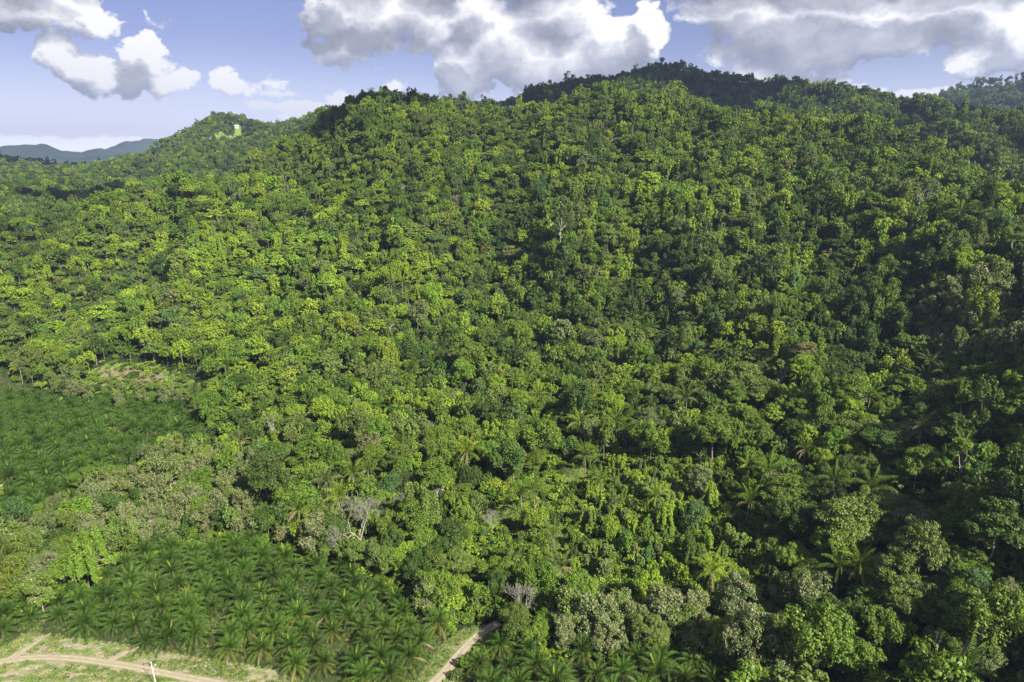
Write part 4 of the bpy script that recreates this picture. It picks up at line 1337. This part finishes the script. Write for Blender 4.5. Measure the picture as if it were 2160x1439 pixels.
# low growth only, where a taller crown would hide a clearing or the narrow track behind it
shrink = np.ones(N_)
for q_ in (0, 7, 14, 21, 28):
    bx0, by0 = x + x / d * q_, y + y / d * q_
    for P in (CLEAR_A, CLEAR_B): shrink[in_poly(bx0, by0, P)] = .42
    shrink[in_poly(x + x / d * q_ * 3, y + y / d * q_ * 3, CLEAR_C)] = .35
    shrink[dist_line(bx0, by0, TRACK_RIGHT[:-1]) < 5.5] = .3
s_ = s_ * shrink
kind = np.full(N_, 'round', dtype=object)
nz = fbm(x / 70, y / 70, 41, 2); nz2 = fbm(x / 38, y / 38, 43, 3); nz3 = fbm(x / 150, y / 150, 47, 2)
hillside = z > 45
kind[(u < .30) & hillside] = 'tall'
kind[(u > .70) & hillside] = 'vine'
kind[(nz > .55) & (u > .45) & (u < .75) & (z > 8) & (z < 90)] = 'umbrella'
kind[(u < .10)] = 'umbrella'
kind[(nz2 > .60) & (u > .75)] = 'vine'
kind[(u > .955)] = 'feather'
kind[(u > .915) & (u <= .935) & (d < 700)] = 'cecropia'
lush = (px > 1180) & (px < 1620) & (py > 960) & (py < 1260)
kind[lush & (u < .75)] = 'vine'
isp = (G_.random(N_) < np.where((z > 3) & (d < 480), .034, .014)) & (d < 820) & (d > 260) & (s_ > .3)
s_[lush] *= .60
low_r = (px > 1500) & (py > 1050)
s_[low_r] *= 1.05
s_[(kind == 'umbrella')] *= 1.08
s_[(kind == 'cecropia')] *= .85
ridge_top = np.abs(d - np.interp(np.arctan2(x, y), L_crest[:, 0], L_crest[:, 1])) < 30
kind[ridge_top & (u < .22)] = 'tall'
belt = ((px < 540) & (py > 950) & (py < 1150)) | ((px < 430) & (py > 790) & (py < 850)) | ((px > 1180) & (px < 1720) & (py > 1235) & (py < 1420)) | ((px > 1950) & (py > 600) & (py < 770))
kind[belt & (u < .62)] = 'teak'
# saplings fill the ground around the clearing
# colours
names = ['deep green', 'mid green', 'bright green', 'yellow-green', 'olive', 'grey-green', 'brownish', 'bluish-green']
base_p = np.tile(np.array([.21, .39, .16, .03, .10, .045, .006, .03]), (N_, 1))
bright_zone = np.exp(-((px - 520) / 420) ** 2 - ((py - 545) / 130) ** 2)  # zones where bright and yellow-green species grow more often
bright_zone += .9 * np.exp(-((px - 1420) / 200) ** 2 - ((py - 1100) / 120) ** 2)
bright_zone += .55 * np.exp(-((px - 1450) / 260) ** 2 - ((py - 420) / 110) ** 2)
base_p[:, 2] += .42 * bright_zone; base_p[:, 3] += .15 * bright_zone; base_p[:, 0] *= 1 - .75 * np.clip(bright_zone, 0, 1)
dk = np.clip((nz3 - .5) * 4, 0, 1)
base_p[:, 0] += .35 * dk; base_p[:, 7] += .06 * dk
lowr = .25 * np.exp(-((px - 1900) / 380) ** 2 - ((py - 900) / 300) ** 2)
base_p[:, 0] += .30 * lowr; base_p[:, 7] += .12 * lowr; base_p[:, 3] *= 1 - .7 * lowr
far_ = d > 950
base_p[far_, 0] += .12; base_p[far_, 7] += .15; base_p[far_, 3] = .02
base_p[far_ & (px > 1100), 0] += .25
clump = (nz2 - .5) * 1.6
base_p[:, 2] += np.clip(clump, 0, .5); base_p[:, 4] += np.clip(-clump, 0, .4)
lowl = (px < 620) & (py > 950)
base_p[lowl, 3] = 0; base_p[lowl, 2] *= .15; base_p[lowl, 4] += .2; base_p[lowl, 5] += .15
base_p /= base_p.sum(1, keepdims=True)
cp = np.cumsum(base_p, 1)
pf = fbm(x / 26, y / 26, 91, 2); pf = np.argsort(np.argsort(pf)) / N_
mixr = G_.random(N_)
ci = (np.where(mixr < .7, (pf + G_.normal(size=N_) * .08) % 1.0, G_.random(N_))[:, None] > cp).sum(1).clip(0, 7)
ci[(d < 340) & (s_ > .95) & ((ci == 2) | (ci == 3))] = 1
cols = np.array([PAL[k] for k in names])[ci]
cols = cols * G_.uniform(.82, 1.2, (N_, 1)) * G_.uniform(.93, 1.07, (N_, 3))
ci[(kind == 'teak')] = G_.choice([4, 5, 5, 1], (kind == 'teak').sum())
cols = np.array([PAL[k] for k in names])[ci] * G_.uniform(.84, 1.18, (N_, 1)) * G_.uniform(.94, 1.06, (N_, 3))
cols = cols * (1 + .25 * np.clip(bright_zone, 0, 1))[:, None]  # leaf colour a little lighter in those species zones
var = np.zeros(N_, int)
for k in VI:
    mk = kind == k
    var[mk] = np.array(VI[k])[G_.integers(0, len(VI[k]), mk.sum())]
rotz = G_.uniform(0, 2 * PI, N_)
sh = s_ * np.where(d < 560, G_.uniform(.72, 1.38, N_), G_.uniform(.78, 1.2, N_))
emer = (G_.random(N_) < .06) & (shrink == 1)
sh[emer & (kind != 'tall') & (d < 900)] *= 1.25
sh = np.where(hillside[:] & (kind == 'tall'), sh * 1.1, sh)

# the ones that show largest become trees of their own
BASE_R['wpalm'] = 6.0
rad = np.array([BASE_R[k] for k in kind]) * s_
app = rad / cz
inview = (px > 0) & (px < 2160) & (py < 1425) & (py > 0)
score = np.where(inview, app, -1)
solo = np.zeros(N_, bool)
kind[isp] = 'wpalm'
grp = {'broadleaf_tree': ('round',), 'spreading_tree': ('umbrella',), 'slender_tree': ('tall',), 'vine_draped_tree': ('vine',), 'feathery_tree': ('feather',), 'large_leaved_tree': ('cecropia',), 'wild_palm': ('wpalm',), 'pale_flowering_tree': ('teak',)}
limit = {'broadleaf_tree': 240, 'spreading_tree': 90, 'slender_tree': 60, 'vine_draped_tree': 90, 'feathery_tree': 25, 'large_leaved_tree': 30, 'wild_palm': 160, 'pale_flowering_tree': 70}
nameof = {k2: n2 for n2, ks in grp.items() for k2 in ks}
for n2, ks in grp.items():
    idx = np.nonzero(np.isin(kind, ks) & inview)[0]
    idx = idx[np.argsort(-score[idx])][:limit[n2]]
    solo[idx] = True
shape_word = {'round': 'round-crowned', 'umbrella': 'flat-layered spreading', 'tall': 'tall narrow', 'vine': 'vine-draped', 'feather': 'fine-leaved', 'cecropia': 'open large-leaved', 'wpalm': 'wild', 'teak': 'pale-flowering'}
si = np.nonzero(solo)[0]
LD = [(a_, b_, c_) for a_, b_, c_ in LAND]
entries = {}
for i in si:
    dd = [math.hypot(px[i] - l[0], (py[i] - l[1]) * 1.4) for l in LD]
    j = int(np.argmin(dd)); lx, ly, ph = LD[j]
    dx, dy = px[i] - lx, (py[i] - ly) * 1.4
    if abs(dx) > abs(dy): rel = 'right of' if dx > 0 else 'left of'
    else: rel = 'below' if dy > 0 else 'above'
    entries.setdefault((names[ci[i]], kind[i], rel, ph), []).append((dd[j], i))
ORD = ['', 'second ', 'third ', 'fourth ', 'fifth ', 'sixth ', 'seventh ', 'eighth ', 'ninth ', 'tenth ', 'eleventh ', 'twelfth ']
for (cn, kd, rel, ph), lst in entries.items():
    lst.sort()
    for q, (dist_, i) in enumerate(lst):
        if len(lst) == 1: lb = f"{cn} {shape_word[kd]} tree {rel} {ph}"
        else: lb = f"{'nearest' if q == 0 else ORD[min(q, 11)].strip() + ' nearest'} {cn} {shape_word[kd]} tree {rel} {ph}"
        if kd == 'wpalm':
            lb = lb.replace(' tree ', ' palm ')
            k4 = i % 4; s4 = .75 + .3 * float(s_[i])
            e = link('wild_palm', None, loc=(float(x[i]), float(y[i]), float(z[i])), rot=(0, 0, float(rotz[i])), scale=(s4,) * 3)
            e['label'] = lb; e['category'] = 'palm'; e['group'] = 'wild palms in the forest'
            link('trunk', WILD_TRUNK, parent=e); link('crown', WILD_CROWN[k4], parent=e, tint=[float(v) * .8 for v in cols[i]])
            continue
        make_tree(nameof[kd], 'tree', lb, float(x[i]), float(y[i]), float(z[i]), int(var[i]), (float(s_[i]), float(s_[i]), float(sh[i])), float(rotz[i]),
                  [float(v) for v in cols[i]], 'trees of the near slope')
r = ~solo & (kind != 'wpalm')
near = r & (d < 950)
for nm, mk, lb in (('forest', near, 'dense mixed green rainforest covering the upper slopes of the main hill'),
                   ('far_forest', r & ~near, 'distant hazy rainforest covering the ridges behind the main hill')):
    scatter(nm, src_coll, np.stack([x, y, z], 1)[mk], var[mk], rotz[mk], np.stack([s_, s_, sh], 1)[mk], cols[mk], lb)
print('trees', N_, 'solo', solo.sum(), 'oil', len(oil), 'far', (r & ~near).sum())

# undergrowth: bushes under and between the trees, thick round the clearings
P = np.concatenate([candidates(150, 460, 3.4), candidates(460, 900, 6.0)])
bx_, by_ = P.T; bz = ground(bx_, by_)
clr = np.zeros(len(bx_), bool)
nb = fbm(bx_ / 14, by_ / 14, 61, 3)
for Q in (FIELD_LOW, FIELD_RIGHT, FIELD_UP, VERGE): clr |= in_poly(bx_, by_, Q)
for Q in (CLEAR_A, CLEAR_B): clr |= in_poly(bx_, by_, Q) & (nb < .47)
clr |= dist_line(bx_, by_, TRACK_RIGHT) < 4
px2, py2, cz2 = to_px(bx_, by_, bz)
k = ~clr & (px2 > -200) & (px2 < 2360) & (py2 < 1600)
bx_, by_, bz, px2, py2 = [v[k] for v in (bx_, by_, bz, px2, py2)]
n_ = len(bx_); b_vi = np.array(VI['bush'])
tint = np.array([PAL[k] for k in ('mid green', 'bright green', 'yellow-green', 'deep green')])[G_.choice(4, n_, p=[.42, .3, .08, .2])] * G_.uniform(.8, 1.2, (n_, 1))
sc = G_.uniform(.55, 1.3, n_)
scatter('undergrowth', src_coll, np.stack([bx_, by_, bz], 1), b_vi[G_.integers(0, len(b_vi), n_)], G_.uniform(0, 6.28, n_), np.stack([sc, sc, sc * G_.uniform(.6, 1.3, n_)], 1), tint,
        'low bushes and creepers between the trees')
print('bushes', n_)

# grass tufts on the verges, in the plantations and in the clearings
tuft_coll = bpy.data.collections.new('tuft_sources')
for k in range(3):
    rr_ = np.random.default_rng(900 + k); b_ = Buf()
    m_ = 26
    p0 = rr_.normal(size=(m_, 3)) * (.28, .28, 0); an = rr_.uniform(0, 6.28, m_); ln = rr_.uniform(.25, .6, m_)
    tip = p0 + np.stack([np.cos(an) * ln * .55, np.sin(an) * ln * .55, ln], 1)
    wv = np.stack([-np.sin(an), np.cos(an), an * 0], 1) * .05
    v = np.stack([p0 - wv, p0 + wv, tip + wv * .3, tip - wv * .3], 1)
    b_.add(v, np.arange(4 * m_).reshape(-1, 4), 0, rr_.random(m_))
    tuft_coll.objects.link(bpy.data.objects.new('tuft_%d' % k, b_.mesh('grass_tuft', [M_leaf])))
P = candidates(150, 330, .95, R(44))
gx, gy = P.T; gz = ground(gx, gy)
w1 = fbm(gx / 6, gy / 6 * 1.5, 71, 3)
inv = in_poly(gx, gy, VERGE) & (w1 > .5)
infd = (in_poly(gx, gy, FIELD_LOW) | in_poly(gx, gy, FIELD_RIGHT)) & (w1 > .42) & (G_.random(len(gx)) < .5)
incl = in_poly(gx, gy, CLEAR_B) & (G_.random(len(gx)) < .8)
nearr = in_poly(gx, gy, VERGE) & (dist_line(gx, gy, TRACK_RIGHT) < 14) & (w1 > .40)
k = inv | infd | incl | nearr
for L_, w_ in ((TRACK_MAIN, 1.8), (TRACK_RIGHT, 1.9), (TRACK_SPUR, 2.2), (TRACK_SPUR2, 2.0)): k &= dist_line(gx, gy, L_) > w_
px2, py2, cz2 = to_px(gx, gy, gz)
k &= (px2 > -60) & (px2 < 2200) & (py2 < 1500)
gx, gy, gz = gx[k], gy[k], gz[k]; n_ = len(gx)
tc_ = np.array([(.10, .165, .028), (.14, .19, .035), (.075, .13, .022), (.22, .21, .07)])[G_.choice(4, n_, p=[.4, .25, .2, .15])] * G_.uniform(.8, 1.15, (n_, 1))
sc = G_.uniform(.7, 1.5, n_)
scatter('grass', tuft_coll, np.stack([gx, gy, gz], 1), G_.integers(0, 3, n_), G_.uniform(0, 6.28, n_), np.stack([sc, sc, sc * G_.uniform(.5, 1.1, n_)], 1), tc_, 'tufts of grass on the verges and in the clearing')
print('tufts', n_)

# ------------------------------------------------------------------ small man-made things
def box_mesh(name, bs, m_):
    b_ = Buf()
    for (x0, y0, z0, x1, y1, z1) in bs:
        v = [(x0, y0, z0), (x1, y0, z0), (x1, y1, z0), (x0, y1, z0), (x0, y0, z1), (x1, y0, z1), (x1, y1, z1), (x0, y1, z1)]
        b_.add(v, [[0, 3, 2, 1], [4, 5, 6, 7], [0, 1, 5, 4], [1, 2, 6, 5], [2, 3, 7, 6], [3, 0, 4, 7]])
    return b_.mesh(name, [m_])


# white pole by the road
pb_ = flat(331, 1452)
e = link('utility_pole', None, loc=(pb_[0], pb_[1], 0)); e['label'] = 'white utility pole with a short slanted arm beside the dirt road'; e['category'] = 'pole'
b_ = Buf()
for k in range(5): b_.tube((-.12 * k, 0, 1.8 * k - (.5 if k == 0 else 0)), (-.12 * (k + 1), 0, 1.8 * (k + 1)), 0.15 - .015 * k, .135 - .015 * k, 10)
link('shaft', b_.mesh('shaft', [M_white], smooth=True), parent=e)
b_ = Buf(); b_.tube((-.44, 0, 6.4), (.35, 0, 8.0), .07, .06, 7)
link('arm', b_.mesh('arm', [M_white]), parent=e)
b_ = Buf(); b_.tube((.33, 0, 7.9), (.75, 0, 8.3), .12, .18, 8)
link('lamp_head', b_.mesh('lamp_head', [M_white]), parent=e)
link('cap', box_mesh('cap', [(-.72, -.12, 8.95, -.5, .12, 9.12)], M_white), parent=e)

M_roof = plain_material('pale_roof', [(0, (.55, .56, .58)), (1, (.75, .76, .78))], .6, rough=.5)
M_roofd = plain_material('dark_roof', [(0, (.022, .024, .03)), (1, (.06, .062, .07))], .6, rough=.6)
M_wall = plain_material('house_wall', [(0, (.38, .36, .32)), (1, (.55, .52, .46))], .6)
M_glass = plain_material('window', [(0, (.02, .025, .03)), (1, (.05, .06, .07))], .6, rough=.2)
M_red = plain_material('red_roof', [(0, (.30, .10, .09)), (1, (.42, .16, .13))], .6)


def house(px, py, L_, W_, H_, rot, roof, label, name='house'):
    x_, y_, z_ = spot(px, py, 2)
    e = link(name, None, loc=(x_, y_, z_), rot=(0, 0, rot)); e['label'] = label; e['category'] = 'building'
    link('wall', box_mesh('wall', [(-L_ / 2, -W_ / 2, -3, L_ / 2, W_ / 2, H_)], M_wall), parent=e)
    b_ = Buf()
    for s__ in (-1, 1):
        b_.add([(-L_ / 2 - .8, s__ * (W_ / 2 + .9), H_ - .2), (L_ / 2 + .8, s__ * (W_ / 2 + .9), H_ - .2), (L_ / 2 + .8, 0, H_ + W_ * .22), (-L_ / 2 - .8, 0, H_ + W_ * .22)], [[0, 1, 2, 3]])
        b_.add([(-L_ / 2 - .8, s__ * (W_ / 2 + .9), H_ - .4), (L_ / 2 + .8, s__ * (W_ / 2 + .9), H_ - .4), (L_ / 2 + .8, 0, H_ + W_ * .22 - .2), (-L_ / 2 - .8, 0, H_ + W_ * .22 - .2)], [[0, 1, 2, 3]])
    link('roof', b_.mesh('roof', [roof]), parent=e)
    for k in range(3):
        q = -L_ / 2 + L_ * (k + .5) / 3
        link('window', box_mesh('window', [(q - .8, -W_ / 2 - .03, .9, q + .8, -W_ / 2 + .02, 2.2)], M_glass), parent=e)
    return e


house(262, 402, 9, 7, 3.5, .3, M_roof, 'left one of two pale-roofed houses above the orange earth in the far valley')
house(274, 401, 10, 7, 3.8, -.2, M_roof, 'right, whiter one of two pale-roofed houses in the far valley')
house(228, 411, 20, 9, 3.5, .25, M_roof, 'long grey-roofed shed left of the orange earth in the far valley')
house(188, 415, 8, 6, 3, .1, M_red, 'small red-roofed house in the shade at the valley edge')
house(499, 268, 9, 7, 4, .2, M_roof, 'white house at the top of the bright field on the left hill')
# hut roofs on the summit ridge
house(1102, 224, 16, 7, 3.2, .1, M_roofd, 'long dark-roofed building among the trees on the summit ridge', name='summit_building')
house(1216, 219, 9, 5, 4.0, -.1, M_roofd, 'dark open-sided shelter on the summit ridge left of the centre peak', name='summit_shelter')
